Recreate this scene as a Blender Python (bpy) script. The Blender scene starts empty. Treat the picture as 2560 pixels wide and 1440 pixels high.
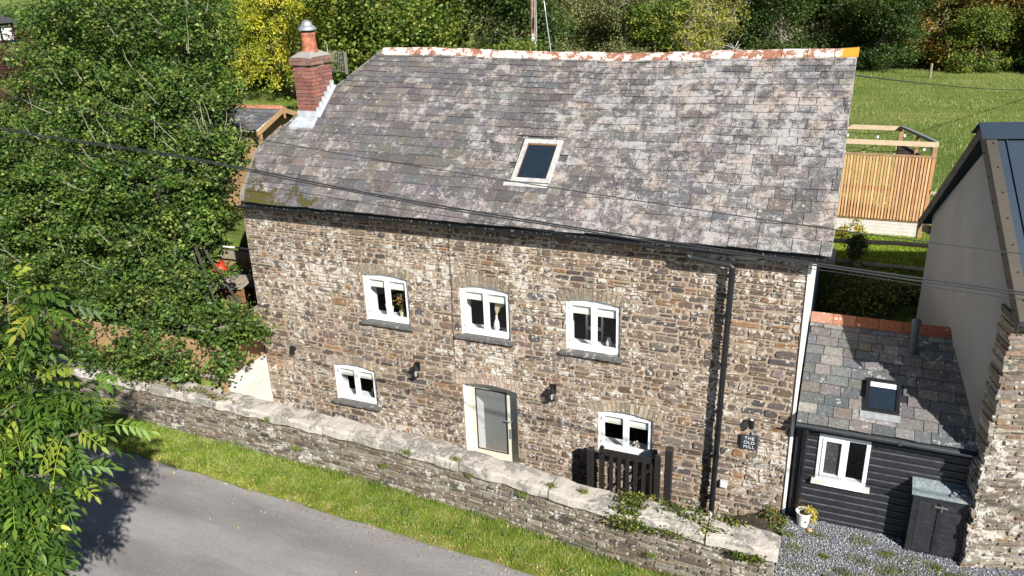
import bpy, math, random
import numpy as np
from mathutils import Vector, Matrix, Euler
random.seed(7); rng = np.random.default_rng(7)
R = math.radians
scene = bpy.context.scene
C = bpy.data.collections.new("Place"); scene.collection.children.link(C)

# ------------------------------------------------------------------ camera, world, sun, exposure
cd = bpy.data.cameras.new("camera"); cam = bpy.data.objects.new("camera", cd); C.objects.link(cam)
CL = (11.39336, -12.374, 9.86252); CE = (1.195004, 0.034336, 0.400035)
cam.location = CL; cam.rotation_euler = CE
cd.sensor_width = 36; cd.lens = 36 * 1999.97 / 2560; cd.clip_start = 0.05; cd.clip_end = 3000
scene.camera = cam
SUN = Vector((0.628, -0.553, 0.552)).normalized()          # direction towards the sun
elev = math.asin(SUN.z)
w = bpy.data.worlds.new("World"); scene.world = w; w.use_nodes = True
wn = w.node_tree; bg = wn.nodes["Background"]
sky = wn.nodes.new("ShaderNodeTexSky"); sky.sky_type = 'NISHITA'; sky.sun_disc = False
sky.sun_elevation = elev; sky.sun_rotation = math.atan2(SUN.x, SUN.y)
sky.air_density = 0.9; sky.dust_density = 0.2; sky.altitude = 2000
wn.links.new(sky.outputs[0], bg.inputs[0]); bg.inputs[1].default_value = 0.05
sd = bpy.data.lights.new("sun", 'SUN'); sd.energy = 5.0; sd.angle = R(0.5); sd.color = (1.0, 0.965, 0.91)
so = bpy.data.objects.new("sun", sd); C.objects.link(so)
so.rotation_euler = SUN.to_track_quat('Z', 'Y').to_euler(); so.location = (20, -20, 20)
scene.view_settings.view_transform = 'Standard'; scene.view_settings.look = 'None'
scene.view_settings.exposure = 0.78; scene.view_settings.gamma = 1.0
scene.cycles.max_bounces = 6; scene.cycles.transparent_max_bounces = 12
scene.cycles.use_denoising = True

# ------------------------------------------------------------------ helpers
def tag(o, label=None, cat=None, group=None, kind=None):
    if label: o["label"] = label
    if cat: o["category"] = cat
    if group: o["group"] = group
    if kind: o["kind"] = kind
    return o
def thing(name, loc, label, cat, group=None):
    o = bpy.data.objects.new(name, None); C.objects.link(o); o.location = loc
    o.empty_display_size = 0.2
    return tag(o, label, cat, group)
def origin_of(p):
    v = Vector((0, 0, 0))
    while p: v += p.location; p = p.parent
    return v
def dup(o, parent=None, mesh_same=True):
    c = o.copy(); C.objects.link(c)
    if parent is not None: c.parent = parent
    for ch in list(o.children): dup(ch, c)
    return c
class MB:
    def __init__(s): s.v = []; s.f = []; s.c = []
    def face(s, pts, col=(1, 1, 1)):
        n = len(s.v); s.v += [tuple(p) for p in pts]; s.f.append(tuple(range(n, n + len(pts)))); s.c.append(col)
    def faces(s, vs, fs, col=(1, 1, 1)):
        n = len(s.v); s.v += [tuple(p) for p in vs]
        for f in fs: s.f.append(tuple(n + i for i in f)); s.c.append(col)
    def hexa(s, p, col=(1, 1, 1)):      # 8 corners: bottom 4 ccw, top 4 ccw
        s.faces(p, [(3, 2, 1, 0), (4, 5, 6, 7), (0, 1, 5, 4), (1, 2, 6, 5), (2, 3, 7, 6), (3, 0, 4, 7)], col)
    def box(s, x0, x1, y0, y1, z0, z1, col=(1, 1, 1)):
        s.hexa([(x0, y0, z0), (x1, y0, z0), (x1, y1, z0), (x0, y1, z0), (x0, y0, z1), (x1, y0, z1), (x1, y1, z1), (x0, y1, z1)], col)
    def bar(s, a, b, w, h, up=(0, 0, 1), col=(1, 1, 1)):
        a = Vector(a); b = Vector(b); d = (b - a).normalized(); u = Vector(up)
        r = d.cross(u)
        if r.length < 1e-4: r = d.cross(Vector((0, 1, 0)))
        r.normalize(); u = r.cross(d).normalized(); r = r * w / 2; u = u * h / 2
        s.hexa([a - r - u, a + r - u, b + r - u, b - r - u, a - r + u, a + r + u, b + r + u, b - r + u], col)
    def tube(s, path, rad, n=8, col=(1, 1, 1), cap=True):
        path = [Vector(p) for p in path]
        if not hasattr(rad, '__len__'): rad = [rad] * len(path)
        rings = []; N0 = len(s.v); ref = None
        for i, p in enumerate(path):
            d = (path[min(i + 1, len(path) - 1)] - path[max(i - 1, 0)])
            if d.length < 1e-9: d = Vector((0, 0, 1))
            d.normalize()
            if ref is None:
                ref = d.cross(Vector((0.13, 0.3, 1))); 
                if ref.length < 1e-3: ref = d.cross(Vector((1, 0, 0)))
            ref = (ref - d * ref.dot(d)).normalized(); b = d.cross(ref)
            for k in range(n):
                a = 2 * math.pi * k / n
                s.v.append(tuple(p + (ref * math.cos(a) + b * math.sin(a)) * rad[i]))
        for i in range(len(path) - 1):
            for k in range(n):
                a = N0 + i * n + k; b2 = N0 + i * n + (k + 1) % n
                s.f.append((a, b2, b2 + n, a + n)); s.c.append(col)
        if cap:
            s.f.append(tuple(N0 + k for k in range(n))[::-1]); s.c.append(col)
            s.f.append(tuple(N0 + (len(path) - 1) * n + k for k in range(n))); s.c.append(col)
    def lathe(s, c, prof, n=20, col=(1, 1, 1)):
        N0 = len(s.v)
        for (r, z) in prof:
            for k in range(n):
                a = 2 * math.pi * k / n; s.v.append((c[0] + r * math.cos(a), c[1] + r * math.sin(a), c[2] + z))
        for i in range(len(prof) - 1):
            for k in range(n):
                a = N0 + i * n + k; b = N0 + i * n + (k + 1) % n
                s.f.append((a, b, b + n, a + n)); s.c.append(col)
        s.f.append(tuple(N0 + k for k in range(n))[::-1]); s.c.append(col)
        s.f.append(tuple(N0 + (len(prof) - 1) * n + k for k in range(n))); s.c.append(col)
    def build(s, name, mat, parent=None, smooth=False, bevel=0):
        me = bpy.data.meshes.new(name)
        off = origin_of(parent)
        vs = [(x - off.x, y - off.y, z - off.z) for x, y, z in s.v]
        me.from_pydata(vs, [], s.f)
        at = me.color_attributes.new("Col", 'FLOAT_COLOR', 'CORNER')
        cc = np.ones((len(me.loops), 4), np.float32)
        ls = np.empty(len(me.polygons), np.int32); me.polygons.foreach_get("loop_total", ls)
        cc[:, :3] = np.repeat(np.array(s.c, np.float32).reshape(-1, 3), ls, axis=0)
        at.data.foreach_set("color", cc.ravel())
        if smooth: me.polygons.foreach_set("use_smooth", [True] * len(me.polygons))
        me.materials.append(mat); me.update()
        o = bpy.data.objects.new(name, me); C.objects.link(o); o.parent = parent
        if bevel:
            m = o.modifiers.new("bevel", 'BEVEL'); m.width = bevel; m.segments = 2; m.limit_method = 'ANGLE'
        return o
def np_mesh(name, V, F, cols, mat, parent=None, smooth=False):
    """V (n,3), F (m,k) same size faces, cols (n,3) per vertex"""
    off = origin_of(parent); V = V - np.array(off)
    me = bpy.data.meshes.new(name); k = F.shape[1]
    me.vertices.add(len(V)); me.vertices.foreach_set("co", V.astype(np.float32).ravel())
    me.loops.add(F.size); me.loops.foreach_set("vertex_index", F.astype(np.int32).ravel())
    me.polygons.add(len(F)); me.polygons.foreach_set("loop_start", np.arange(0, F.size, k, dtype=np.int32))
    me.polygons.foreach_set("loop_total", np.full(len(F), k, np.int32))
    if smooth: me.polygons.foreach_set("use_smooth", np.ones(len(F), bool))
    me.update(calc_edges=True)
    at = me.color_attributes.new("Col", 'FLOAT_COLOR', 'POINT')
    cc = np.ones((len(V), 4), np.float32); cc[:, :3] = cols; at.data.foreach_set("color", cc.ravel())
    me.materials.append(mat); me.validate()
    o = bpy.data.objects.new(name, me); C.objects.link(o); o.parent = parent
    return o

# ---- node helpers
class NT:
    def __init__(s, name):
        s.m = bpy.data.materials.new(name); s.m.use_nodes = True; s.t = s.m.node_tree
        s.b = s.t.nodes["Principled BSDF"]; s.out = s.t.nodes["Material Output"]
        s.pos = s.t.nodes.new("ShaderNodeNewGeometry").outputs["Position"]
    def L(s, a, b): s.t.links.new(a, b)
    def n(s, ty, **kw):
        x = s.t.nodes.new("ShaderNode" + ty)
        for k, v in kw.items(): setattr(x, k, v)
        return x
    def setin(s, node, i, v):
        if isinstance(v, bpy.types.NodeSocket): s.L(v, node.inputs[i])
        elif v is not None: node.inputs[i].default_value = v
    def noise(s, scale, detail=4, rough=.6, vec=None, stretch=None, dist=0, col=False):
        v = vec or s.pos
        if stretch:
            m = s.n("Mapping"); s.L(v, m.inputs[0]); m.inputs["Scale"].default_value = stretch; v = m.outputs[0]
        x = s.n("TexNoise"); s.L(v, x.inputs["Vector"]); x.inputs["Scale"].default_value = scale
        x.inputs["Detail"].default_value = detail; x.inputs["Roughness"].default_value = rough
        x.inputs["Distortion"].default_value = dist
        return x.outputs[1 if col else 0]
    def vor(s, scale, out="Distance", feature='F1', vec=None, rand=1):
        x = s.n("TexVoronoi"); x.feature = feature; s.L(vec or s.pos, x.inputs["Vector"])
        x.inputs["Scale"].default_value = scale; x.inputs["Randomness"].default_value = rand
        return x.outputs[out]
    def ramp(s, v, stops):
        x = s.n("ValToRGB"); s.L(v, x.inputs[0]); e = x.color_ramp.elements
        while len(e) > 1: e.remove(e[-1])
        e[0].position = stops[0][0]; e[0].color = c4(stops[0][1])
        for p, c in stops[1:]:
            q = e.new(p); q.color = c4(c)
        return x.outputs[0]
    def step(s, v, a, b, lo=0., hi=1.):
        x = s.n("MapRange"); x.interpolation_type = 'SMOOTHSTEP'
        s.setin(x, 0, v); x.inputs[1].default_value = a; x.inputs[2].default_value = b
        x.inputs[3].default_value = lo; x.inputs[4].default_value = hi
        return x.outputs[0]
    def math(s, op, a, b=None, clamp=False):
        x = s.n("Math", operation=op, use_clamp=clamp); s.setin(x, 0, a); s.setin(x, 1, b); return x.outputs[0]
    def mix(s, f, a, b, mode='MIX'):
        x = s.n("Mix"); x.data_type = 'RGBA'; x.blend_type = mode
        s.setin(x, 0, f)
        for i, v in ((6, a), (7, b)):
            if isinstance(v, bpy.types.NodeSocket): s.L(v, x.inputs[i])
            else: x.inputs[i].default_value = c4(v)
        return x.outputs[2]
    def attr(s):
        x = s.n("Attribute"); x.attribute_name = "Col"; return x.outputs["Color"]
    def xyz(s):
        x = s.n("SeparateXYZ"); s.L(s.pos, x.inputs[0]); return x.outputs
    def bump(s, h, strength=.4, dist=.02):
        x = s.n("Bump"); s.L(h, x.inputs["Height"]); x.inputs["Strength"].default_value = strength
        x.inputs["Distance"].default_value = dist; s.L(x.outputs[0], s.b.inputs["Normal"])
    def done(s, col, rough=.8, metal=0, spec=None):
        s.setin(s.b, "Base Color", col if isinstance(col, bpy.types.NodeSocket) else c4(col))
        s.setin(s.b, "Roughness", rough); s.setin(s.b, "Metallic", metal)
        if spec is not None: s.b.inputs["Specular IOR Level"].default_value = spec
        return s.m
def c4(c):
    if isinstance(c, (int, float)): return (c, c, c, 1)
    return (c[0], c[1], c[2], 1)

def simple(name, col, rough=.6, metal=0, var=.15, scale=8, bump=0, spec=None):
    s = NT(name); n = s.noise(scale, 5)
    c = s.mix(1.0, col, s.ramp(n, [(.3, 1 - var), (.7, 1 + var)]), 'MULTIPLY')
    if bump: s.bump(s.noise(scale * 6, 4), bump, .01)
    return s.done(c, rough, metal, spec)

def m_leaf(name, transl=.3, rough=.5):
    s = NT(name); c = s.attr()
    n = s.noise(3.0, 2); c = s.mix(1.0, c, s.ramp(n, [(.3, .8), (.7, 1.2)]), 'MULTIPLY')
    s.done(c, rough, 0, .3)
    t = s.n("BsdfTranslucent"); c2 = s.mix(1.0, c, (1.2, 1.35, .5), 'MULTIPLY'); s.L(c2, t.inputs[0])
    mx = s.n("MixShader"); mx.inputs[0].default_value = transl
    s.L(s.b.outputs[0], mx.inputs[1]); s.L(t.outputs[0], mx.inputs[2]); s.L(mx.outputs[0], s.out.inputs[0])
    return s.m

def m_stone(name, lich=.55, lichcol=(.62, .58, .52), moss=0, scale=5.0, dark=1.0, base=None, spots=.62):
    s = NT(name); c = s.attr()
    if base: c = s.mix(1.0, c, base, 'MULTIPLY')
    n1 = s.noise(22, 6, .7); n2 = s.noise(scale, 6, .72, dist=.4); n3 = s.noise(60, 4, .7)
    c = s.mix(1.0, c, s.ramp(n1, [(.28, .55 * dark), (.5, 1.0 * dark), (.74, 1.55 * dark)]), 'MULTIPLY')
    big = s.noise(.6, 3)
    thr = s.math('ADD', n2, s.math('MULTIPLY', s.math('SUBTRACT', big, .5), .55))
    thr = s.math('ADD', thr, s.math('MULTIPLY', s.math('SUBTRACT', n3, .5), .18))
    m = s.step(thr, lich, lich + .05)
    sp = s.vor(11, "Distance", vec=s.pos); spc = s.vor(11, "Color")
    sx = s.n("SeparateColor"); s.L(spc, sx.inputs[0])
    spot = s.math('MULTIPLY', s.math('LESS_THAN', s.math('ADD', sp, s.math('MULTIPLY', n3, .5)), .52), s.math('GREATER_THAN', sx.outputs[0], spots))
    m = s.math('MAXIMUM', m, s.math('MULTIPLY', spot, .85))
    m = s.math('MULTIPLY', m, s.step(n3, .3, .55, .35, 1.0))
    lc = s.mix(s.noise(35, 3), tuple(v * .75 for v in lichcol), tuple(min(.85, v * 1.2) for v in lichcol))
    c = s.mix(m, c, lc)
    if moss:
        mm = s.step(s.noise(2.3, 5, .7), moss, moss + .08); c = s.mix(mm, c, (.09, .11, .025))
    s.bump(s.math('ADD', n1, s.math('MULTIPLY', n3, .5)), .6, .02)
    return s.done(c, .92, 0, .2)
# ------------------------------------------------------------------ materials
M = {}
M['stone'] = m_stone("rubble_stone", .535, (.58, .55, .49), scale=6.4, dark=.76, spots=.45, base=(.97, .99, 1.10))
M['mortar'] = m_stone("lime_mortar", .58, (.56, .50, .42), scale=4, base=(.345, .272, .20))
M['wallstone'] = m_stone("parapet_stone", .59, (.50, .48, .43), moss=.64, scale=5, dark=.9)
M['stone2'] = m_stone("neighbour_stone", .60, (.52, .50, .45), scale=5.5, dark=.85, spots=.7)
M['mortar2'] = m_stone("parapet_mortar", .62, (.5, .46, .4), moss=.66, scale=4, base=(.235, .20, .15))
M['coping'] = m_stone("granite_coping", .46, (.56, .51, .45), moss=.72, scale=3.2)
M['brick'] = m_stone("arch_brick", .64, (.6, .56, .5), scale=9)
M['white'] = simple("white_paint", (.80, .80, .80), .4, var=.03)
M['cream'] = simple("cream_paint", (.62, .60, .49), .4, var=.03)
M['render'] = simple("white_render", (.74, .71, .66), .9, var=.08, scale=3, bump=.3)
M['black'] = simple("black_plastic", (.012, .013, .015), .35, var=.2)
M['blackwood'] = simple("black_boards", (.022, .023, .027), .42, var=.35, scale=14, bump=.3)
M['tarwood'] = simple("tarred_oak", (.017, .015, .014), .6, var=.3, scale=20, bump=.3)
M['lead'] = simple("lead_flashing", (.42, .45, .48), .5, var=.25, scale=9)
M['steel'] = simple("steel", (.62, .64, .67), .42, .75, var=.1)
M['oldmetal'] = simple("aged_metal", (.36, .36, .30), .5, .7, var=.2)
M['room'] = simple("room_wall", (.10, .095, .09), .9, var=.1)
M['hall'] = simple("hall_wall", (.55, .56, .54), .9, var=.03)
M['oakfloor'] = simple("oak_floor", (.42, .22, .09), .4, var=.2, scale=5)
M['blind'] = simple("blind_fabric", (.82, .79, .70), .9, var=.06, scale=12)
M['timber'] = simple("new_timber", (.36, .225, .115), .7, var=.2, scale=6, bump=.1)
M['oldtimber'] = simple("weathered_timber", (.28, .235, .18), .85, var=.35, scale=9, bump=.3)
M['palewood'] = simple("pale_board", (.60, .56, .52), .8, var=.12, scale=6, bump=.2)
M['terracotta'] = m_stone("terracotta", .72, (.5, .42, .35), scale=6)
M['cable'] = simple("cable_sheath", (.03, .031, .034), .45, var=.1)
M['pole'] = simple("pole_wood", (.30, .20, .14), .85, var=.3, scale=6)
M['red'] = simple("red_enamel", (.55, .03, .02), .4, var=.1)
M['bark'] = simple("bark", (.16, .13, .095), .95, var=.4, scale=9, bump=.5)
M['twig'] = simple("pale_twigs", (.33, .30, .23), .9, var=.25, scale=5)
M['leaf'] = m_leaf("leaves", .28, .45)
M['grassblade'] = m_leaf("grass_blades", .35, .6)
M['gloss'] = simple("ceramic", (.75, .74, .70), .2, var=.03)
M['soil'] = simple("soil", (.05, .035, .02), .95, var=.3, scale=30)
M['pebble'] = None
def m_attr(name, rough=.8, var=.15, scale=20, bump=.3):
    s = NT(name); n = s.noise(scale, 5)
    c = s.mix(1.0, s.attr(), s.ramp(n, [(.3, 1 - var), (.7, 1 + var)]), 'MULTIPLY')
    s.bump(n, bump, .01); return s.done(c, rough)
M['pebble'] = m_attr("gravel_stone", .85, .3, 60)
M['redbrick'] = m_attr("red_brick", .9, .35, 30, .3)
M['painted'] = m_attr("coloured_surface", .6, .12, 12, .1)
def m_glass(name, rough=.02, tint=(.90, .93, .93), spec=.9, mixf=None):
    s = NT(name)
    g = s.n("BsdfGlossy"); g.inputs["Roughness"].default_value = rough; g.inputs[0].default_value = (1, 1, 1, 1)
    t = s.n("BsdfTransparent"); t.inputs[0].default_value = c4(tint)
    f = s.n("LayerWeight"); f.inputs[0].default_value = .5
    mx = s.n("MixShader"); s.L(s.math('ADD', s.math('MULTIPLY', s.math('POWER', f.outputs[1], 3.5), spec * .7), .045), mx.inputs[0])
    s.L(t.outputs[0], mx.inputs[1]); s.L(g.outputs[0], mx.inputs[2]); s.L(mx.outputs[0], s.out.inputs[0])
    return s.m
M['glass'] = m_glass("window_glass")
def m_doorglass():
    s = NT("etched_glass"); s.done((.62, .65, .64), .35)
    t = s.n("BsdfTransparent"); mx = s.n("MixShader"); mx.inputs[0].default_value = .76
    s.L(s.b.outputs[0], mx.inputs[1]); s.L(t.outputs[0], mx.inputs[2]); s.L(mx.outputs[0], s.out.inputs[0]); return s.m
M['doorglass'] = m_doorglass()
def m_skyglass():
    s = NT("rooflight_glass"); n = s.noise(9, 4)
    return s.done(s.mix(n, (.010, .016, .026), (.022, .034, .05)), .12, 0, .5)
M['skyglass'] = m_skyglass()
def m_slate():
    s = NT("roof_slate"); c = s.attr(); X = s.xyz()
    n1 = s.noise(17, 7, .75); n3 = s.noise(55, 5, .75); n2 = s.noise(3.6, 7, .75, dist=.5)
    c = s.mix(1.0, c, s.ramp(n1, [(.28, .6), (.5, 1.), (.72, 1.5)]), 'MULTIPLY')
    grad = s.step(X[0], 2.5, 9.0, -.075, .022)
    big = s.math('MULTIPLY', s.math('SUBTRACT', s.noise(.7, 4), .5), .30); t4 = s.math('MULTIPLY', s.math('SUBTRACT', s.noise(13, 4, .7), .5), .42)
    t = s.math('ADD', s.math('ADD', s.math('ADD', n2, grad), big), t4)
    t = s.math('ADD', t, s.math('MULTIPLY', s.math('SUBTRACT', n3, .5), .75))
    ac = s.n("SeparateColor"); s.L(s.attr(), ac.inputs[0])
    t = s.math('ADD', t, s.math('MULTIPLY', s.math('SUBTRACT', ac.outputs[0], .12), 1.1))
    m = s.step(t, .475, .585)
    lc = s.mix(s.noise(28, 3), (.26, .245, .238), (.52, .495, .48))
    tan = s.step(s.noise(2.2, 4, .6), .46, .66, 0, .85); lc = s.mix(tan, lc, (.42, .335, .275)); c = s.mix(s.math('MULTIPLY', m, .88), c, lc)
    dk = s.step(s.noise(1.6, 5, .7, stretch=(1.6, .6, .6)), .60, .68, 0, .55); c = s.mix(dk, c, (.085, .075, .07))
    # crusty pale spots and yellow-green lichen roundels
    sp = s.vor(6.5, "Distance"); sx = s.n("SeparateColor"); s.L(s.vor(6.5, "Color"), sx.inputs[0])
    spot = s.math('MULTIPLY', s.math('LESS_THAN', s.math('ADD', sp, s.math('MULTIPLY', n3, .9)), .62), s.math('GREATER_THAN', sx.outputs[0], .86))
    c = s.mix(s.math('MULTIPLY', spot, .8), c, (.50, .50, .40))
    br = s.math('MULTIPLY', s.math('LESS_THAN', s.math('ADD', s.vor(3.1), s.math('MULTIPLY', n3, .5)), .36), s.math('GREATER_THAN', n2, .5))
    c = s.mix(s.math('MULTIPLY', br, .5), c, (.36, .38, .22))
    # moss near the lower left eave
    mo = s.math('ADD', s.noise(3.2, 5, .7), s.math('ADD', s.step(X[0], .0, 4.5, .075, -.13), s.step(X[2], 5.9, 7.2, .03, -.20)))
    mo = s.step(mo, .585, .625); c = s.mix(mo, c, s.mix(n3, (.035, .035, .01), (.12, .10, .025)))
    s.bump(s.math('ADD', s.math('ADD', n1, s.math('MULTIPLY', m, .35)), s.math('MULTIPLY', mo, 2.0)), .55, .02)
    return s.done(c, .85, 0, .3)
M['slate'] = m_slate()
M['slate2'] = m_stone("annex_slate", .60, (.40, .39, .37), scale=7, spots=.93)
def m_ridge():
    s = NT("ridge_tile"); n = s.noise(4.5, 6, .7); n2 = s.noise(26, 5, .7); X = s.xyz()
    c = s.mix(s.step(n2, .35, .7), (.33, .14, .08), (.22, .10, .065))
    c = s.mix(s.step(s.math('ADD', n, s.math('MULTIPLY', s.math('SUBTRACT', n2, .5), .4)), .47, .52), c, (.66, .60, .54))
    c = s.mix(s.step(s.math('ADD', X[0], s.math('MULTIPLY', n2, .3)), 11.1, 11.2), c, (.62, .28, .02))
    o = s.step(s.noise(9, 4, .6), .66, .7); c = s.mix(s.math('MULTIPLY', o, .7), c, (.6, .22, .03))
    s.bump(n2, .5, .02); return s.done(c, .9)
M['ridge'] = m_ridge()
def m_road():
    s = NT("asphalt"); n = s.noise(1.1, 5, .65, stretch=(.35, 1.3, 1)); f = s.noise(48, 4, .85); g = s.noise(160, 2)
    c = s.ramp(n, [(.3, (.205, .196, .190)), (.5, (.250, .240, .234)), (.72, (.30, .29, .282))])
    c = s.mix(1.0, c, s.ramp(f, [(.3, .72), (.5, 1), (.72, 1.38)]), 'MULTIPLY')
    Y = s.xyz(); e = s.math('ADD', s.math('ADD', Y[1], s.math('MULTIPLY', Y[0], .05)), s.math('MULTIPLY', s.noise(3, 5), .5))
    c = s.mix(s.step(e, -2.48, -2.2, 0, .6), c, (.17, .14, .10))
    c = s.mix(s.step(s.noise(45, 2, .5), .68, .72, 0, .7), c, (.42, .38, .30)); Z = s.math('ADD', Y[1], s.math('MULTIPLY', Y[0], .075)); c = s.mix(1.0, c, s.ramp(s.math('ADD', s.math('MULTIPLY', s.math('SINE', s.math('MULTIPLY', Z, 4.2)), .25), s.math('MULTIPLY', s.noise(1.5, 5, .6, stretch=(.3, 1, 1)), .9)), [(.25, (.84, .82, .81)), (.65, (1.08, 1.08, 1.09))]), 'MULTIPLY')
    s.bump(s.math('ADD', f, g), .5, .008); return s.done(c, .9, 0, .25)
M['road'] = m_road()
def m_ground(name, a, b, c3, sc=2.0, stretch=None):
    s = NT(name); n = s.noise(sc, 6, .7, stretch=stretch); f = s.noise(sc * 14, 5, .8, stretch=stretch); big = s.noise(.12, 4, .6)
    c = s.ramp(n, [(.32, a), (.5, b), (.7, c3)])
    c = s.mix(1.0, c, s.ramp(f, [(.28, .55), (.5, 1), (.75, 1.6)]), 'MULTIPLY')
    c = s.mix(1.0, c, s.ramp(big, [(.35, (.8, .85, .75)), (.65, (1.2, 1.12, 1.2))]), 'MULTIPLY')
    s.bump(f, 1.0, .08); return s.done(c, 1.0, 0, .1)
M['field'] = m_ground("meadow", (.11, .16, .035), (.15, .20, .045), (.22, .24, .07), .5, (.5, 1.2, 1))
M['lawn'] = m_ground("lawn_ground", (.09, .14, .015), (.15, .21, .022), (.22, .24, .05), 3)
M['verge'] = m_ground("verge_ground", (.12, .18, .02), (.21, .27, .04), (.42, .36, .17), 3)
M['dirt'] = m_ground("path_dirt", (.06, .055, .04), (.12, .10, .08), (.18, .16, .13), 4)
M['gravelbed'] = m_ground("gravel_bed", (.15, .165, .19), (.24, .255, .28), (.36, .35, .34), 14)
M['hill'] = m_ground("wooded_hill", (.04, .055, .015), (.06, .075, .025), (.09, .10, .04), .3)
def m_metalroof():
    s = NT("metal_roof"); n = s.noise(2, 4); return s.done(s.mix(n, (.025, .04, .062), (.04, .06, .088)), .38, .3)
M['metalroof'] = m_metalroof()
M['flash'] = simple("roof_flashing", (.045, .036, .024), .6, .1, var=.15, scale=4)
def m_grender():
    s = NT("grey_render"); n = s.noise(1.2, 6, .6, stretch=(1, 1, .5)); g = s.noise(5, 5, .6)
    c = s.mix(s.step(n, .35, .7), (.25, .245, .24), (.21, .205, .20)); c = s.mix(s.step(g, .55, .8, 0, .5), c, (.17, .167, .165))
    s.bump(s.noise(30, 4), .15, .01); return s.done(c, .9)
M['greyrender'] = m_grender()
# ------------------------------------------------------------------ masonry and slate generators
BROWN = [(.22, .155, .10), (.27, .19, .12), (.18, .13, .09), (.30, .225, .15), (.15, .12, .095), (.24, .19, .145), (.20, .135, .09), (.32, .235, .15), (.12, .10, .085), (.23, .16, .11), (.19, .145, .105), (.31, .18, .09)]
def jit(c, a=.18):
    k = 1 + random.uniform(-a, a); return tuple(max(0, v * k * (1 + random.uniform(-.05, .05))) for v in c)
def stone_face(mb, P, u0, u1, v0, v1, d, col, gap=.009, rough=.34):
    """one stone proud of the mortar. P(u,v,d)->xyz"""
    u0 += gap; u1 -= gap; v0 += gap * .8; v1 -= gap * .8
    if u1 - u0 < .015 or v1 - v0 < .008: return
    W = u1 - u0; H = v1 - v0; j = min(W, H) * rough
    r = lambda: random.uniform(0, 1) * j
    um = u0 + W * random.uniform(.35, .65)
    o = [(u0 + r(), v0 + r() * .6), (um, v0 + r() * .3), (u1 - r(), v0 + r() * .6), (u1 - r() * .4, v0 + H * .5), (u1 - r(), v1 - r() * .6), (um + W * random.uniform(-.1, .1), v1 - r() * .3), (u0 + r(), v1 - r() * .6), (u0 + r() * .4, v0 + H * .5)]
    b = min(.012, H * .22); cu = (u0 + u1) / 2; cv = (v0 + v1) / 2
    tilt = random.uniform(-.25, .25) * d; tiltv = random.uniform(-.25, .25) * d
    base = [P(u, v, -.004) for u, v in o]
    ku = max(.3, 1 - b * 2 / W); kv = max(.3, 1 - b * 2 / H)
    top = [P(cu + (u - cu) * ku, cv + (v - cv) * kv, d * (1 if i % 2 == 0 else .95) + tilt * (u - cu) / W * 2 + tiltv * (v - cv) / H * 2) for i, (u, v) in enumerate(o)]
    mb.faces(base + top, [tuple(range(8, 16))] + [(i, (i + 1) % 8, 8 + (i + 1) % 8, 8 + i) for i in range(8)], col)
def rubble(mb, P, U0, U1, V0, V1, keep, bands=(.09, .19), widths=(.10, .34), depth=(.006, .03), pal=BROWN, thin=.55, topf=None, gap=.009):
    v = V0
    while v < V1:
        h = random.uniform(*bands); 
        if v + h > V1 - .03: h = V1 - v
        u = U0
        while u < U1:
            w_ = random.uniform(*widths) * (1.25 if h > .14 else 1)
            if random.random() < .12: w_ *= 1.5
            if u + w_ > U1 - .05: w_ = U1 - u
            q = random.random()
            if q < thin and h > .1:
                k = 2 if q < thin * .7 else 3
                cuts = sorted(random.uniform(.25, .75) for _ in range(k - 1)); cuts = [0] + cuts + [1]
            else: cuts = [0, 1]
            for a, b in zip(cuts[:-1], cuts[1:]):
                va = v + h * a; vb = v + h * b
                if vb - va < .03 and False: continue
                split = (len(cuts) > 2 and random.random() < .35)
                segs = [(u, u + w_)] if not split else [(u, u + w_ * .5), (u + w_ * .5, u + w_)]
                for (a0, a1) in segs:
                    wob = random.uniform(-.012, .012)
                    k = keep(a0, a1, va, vb)
                    if k is None: continue
                    a0, a1, va2, vb2 = k
                    if topf: vb2 = min(vb2, topf((a0 + a1) / 2))
                    stone_face(mb, P, a0, a1, va2 + wob * .3, vb2 + wob * .3, random.uniform(*depth), jit(random.choice(pal), .25), gap=gap)
            u += w_
        v += h
def slates(mb, P, xl, xr, L, exp0, exp1, wid0, wid1, pal, th=.011, lift=.022, keep=None):
    """P(u, v, d): d above roof plane; xl(v), xr(v) edges"""
    v = -.03; row = 0
    while v < L - .02:
        t = v / L; e = exp0 + (exp1 - exp0) * t; e *= random.uniform(.94, 1.06)
        v2 = min(v + e * 1.35, L + .01); u = xl(v) - random.uniform(0, .3) * 1
        ws = wid0 + (wid1 - wid0) * t
        while u < xr(v):
            wd = ws * random.uniform(.65, 1.35)
            a0 = max(u, xl(v)); a1 = min(u + wd, xr(v)); b0 = max(u, xl(v2)); b1 = min(u + wd, xr(v2))
            u += wd
            if a1 - a0 < .03: continue
            if b1 - b0 < .01: b0 = b1 = (a0 + a1) / 2; b1 += .01; 
            g = .005; dv = random.uniform(-.008, .008); li = lift + random.uniform(-.004, .008); sk = random.uniform(-.006, .006)
            if keep and not keep((a0 + a1) / 2, v + e / 2): continue
            ch = random.uniform(0, .012)
            lo = [P(a0 + g, v + dv + sk + ch * .5, li), P(a1 - g, v + dv - sk, li + random.uniform(-.003, .003))]
            hi = [P(b1 - g, v2, .004), P(b0 + g, v2, .004)]
            lo2 = [P(a0 + g, v + dv + sk + ch * .5, li - th - .006), P(a1 - g, v + dv - sk, li - th - .006)]
            hi2 = [P(b1 - g, v2, -.006), P(b0 + g, v2, -.006)]
            mb.hexa([lo2[0], lo2[1], hi2[0], hi2[1], lo[0], lo[1], hi[0], hi[1]], jit(random.choice(pal), .16))
        v += e; row += 1

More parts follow.
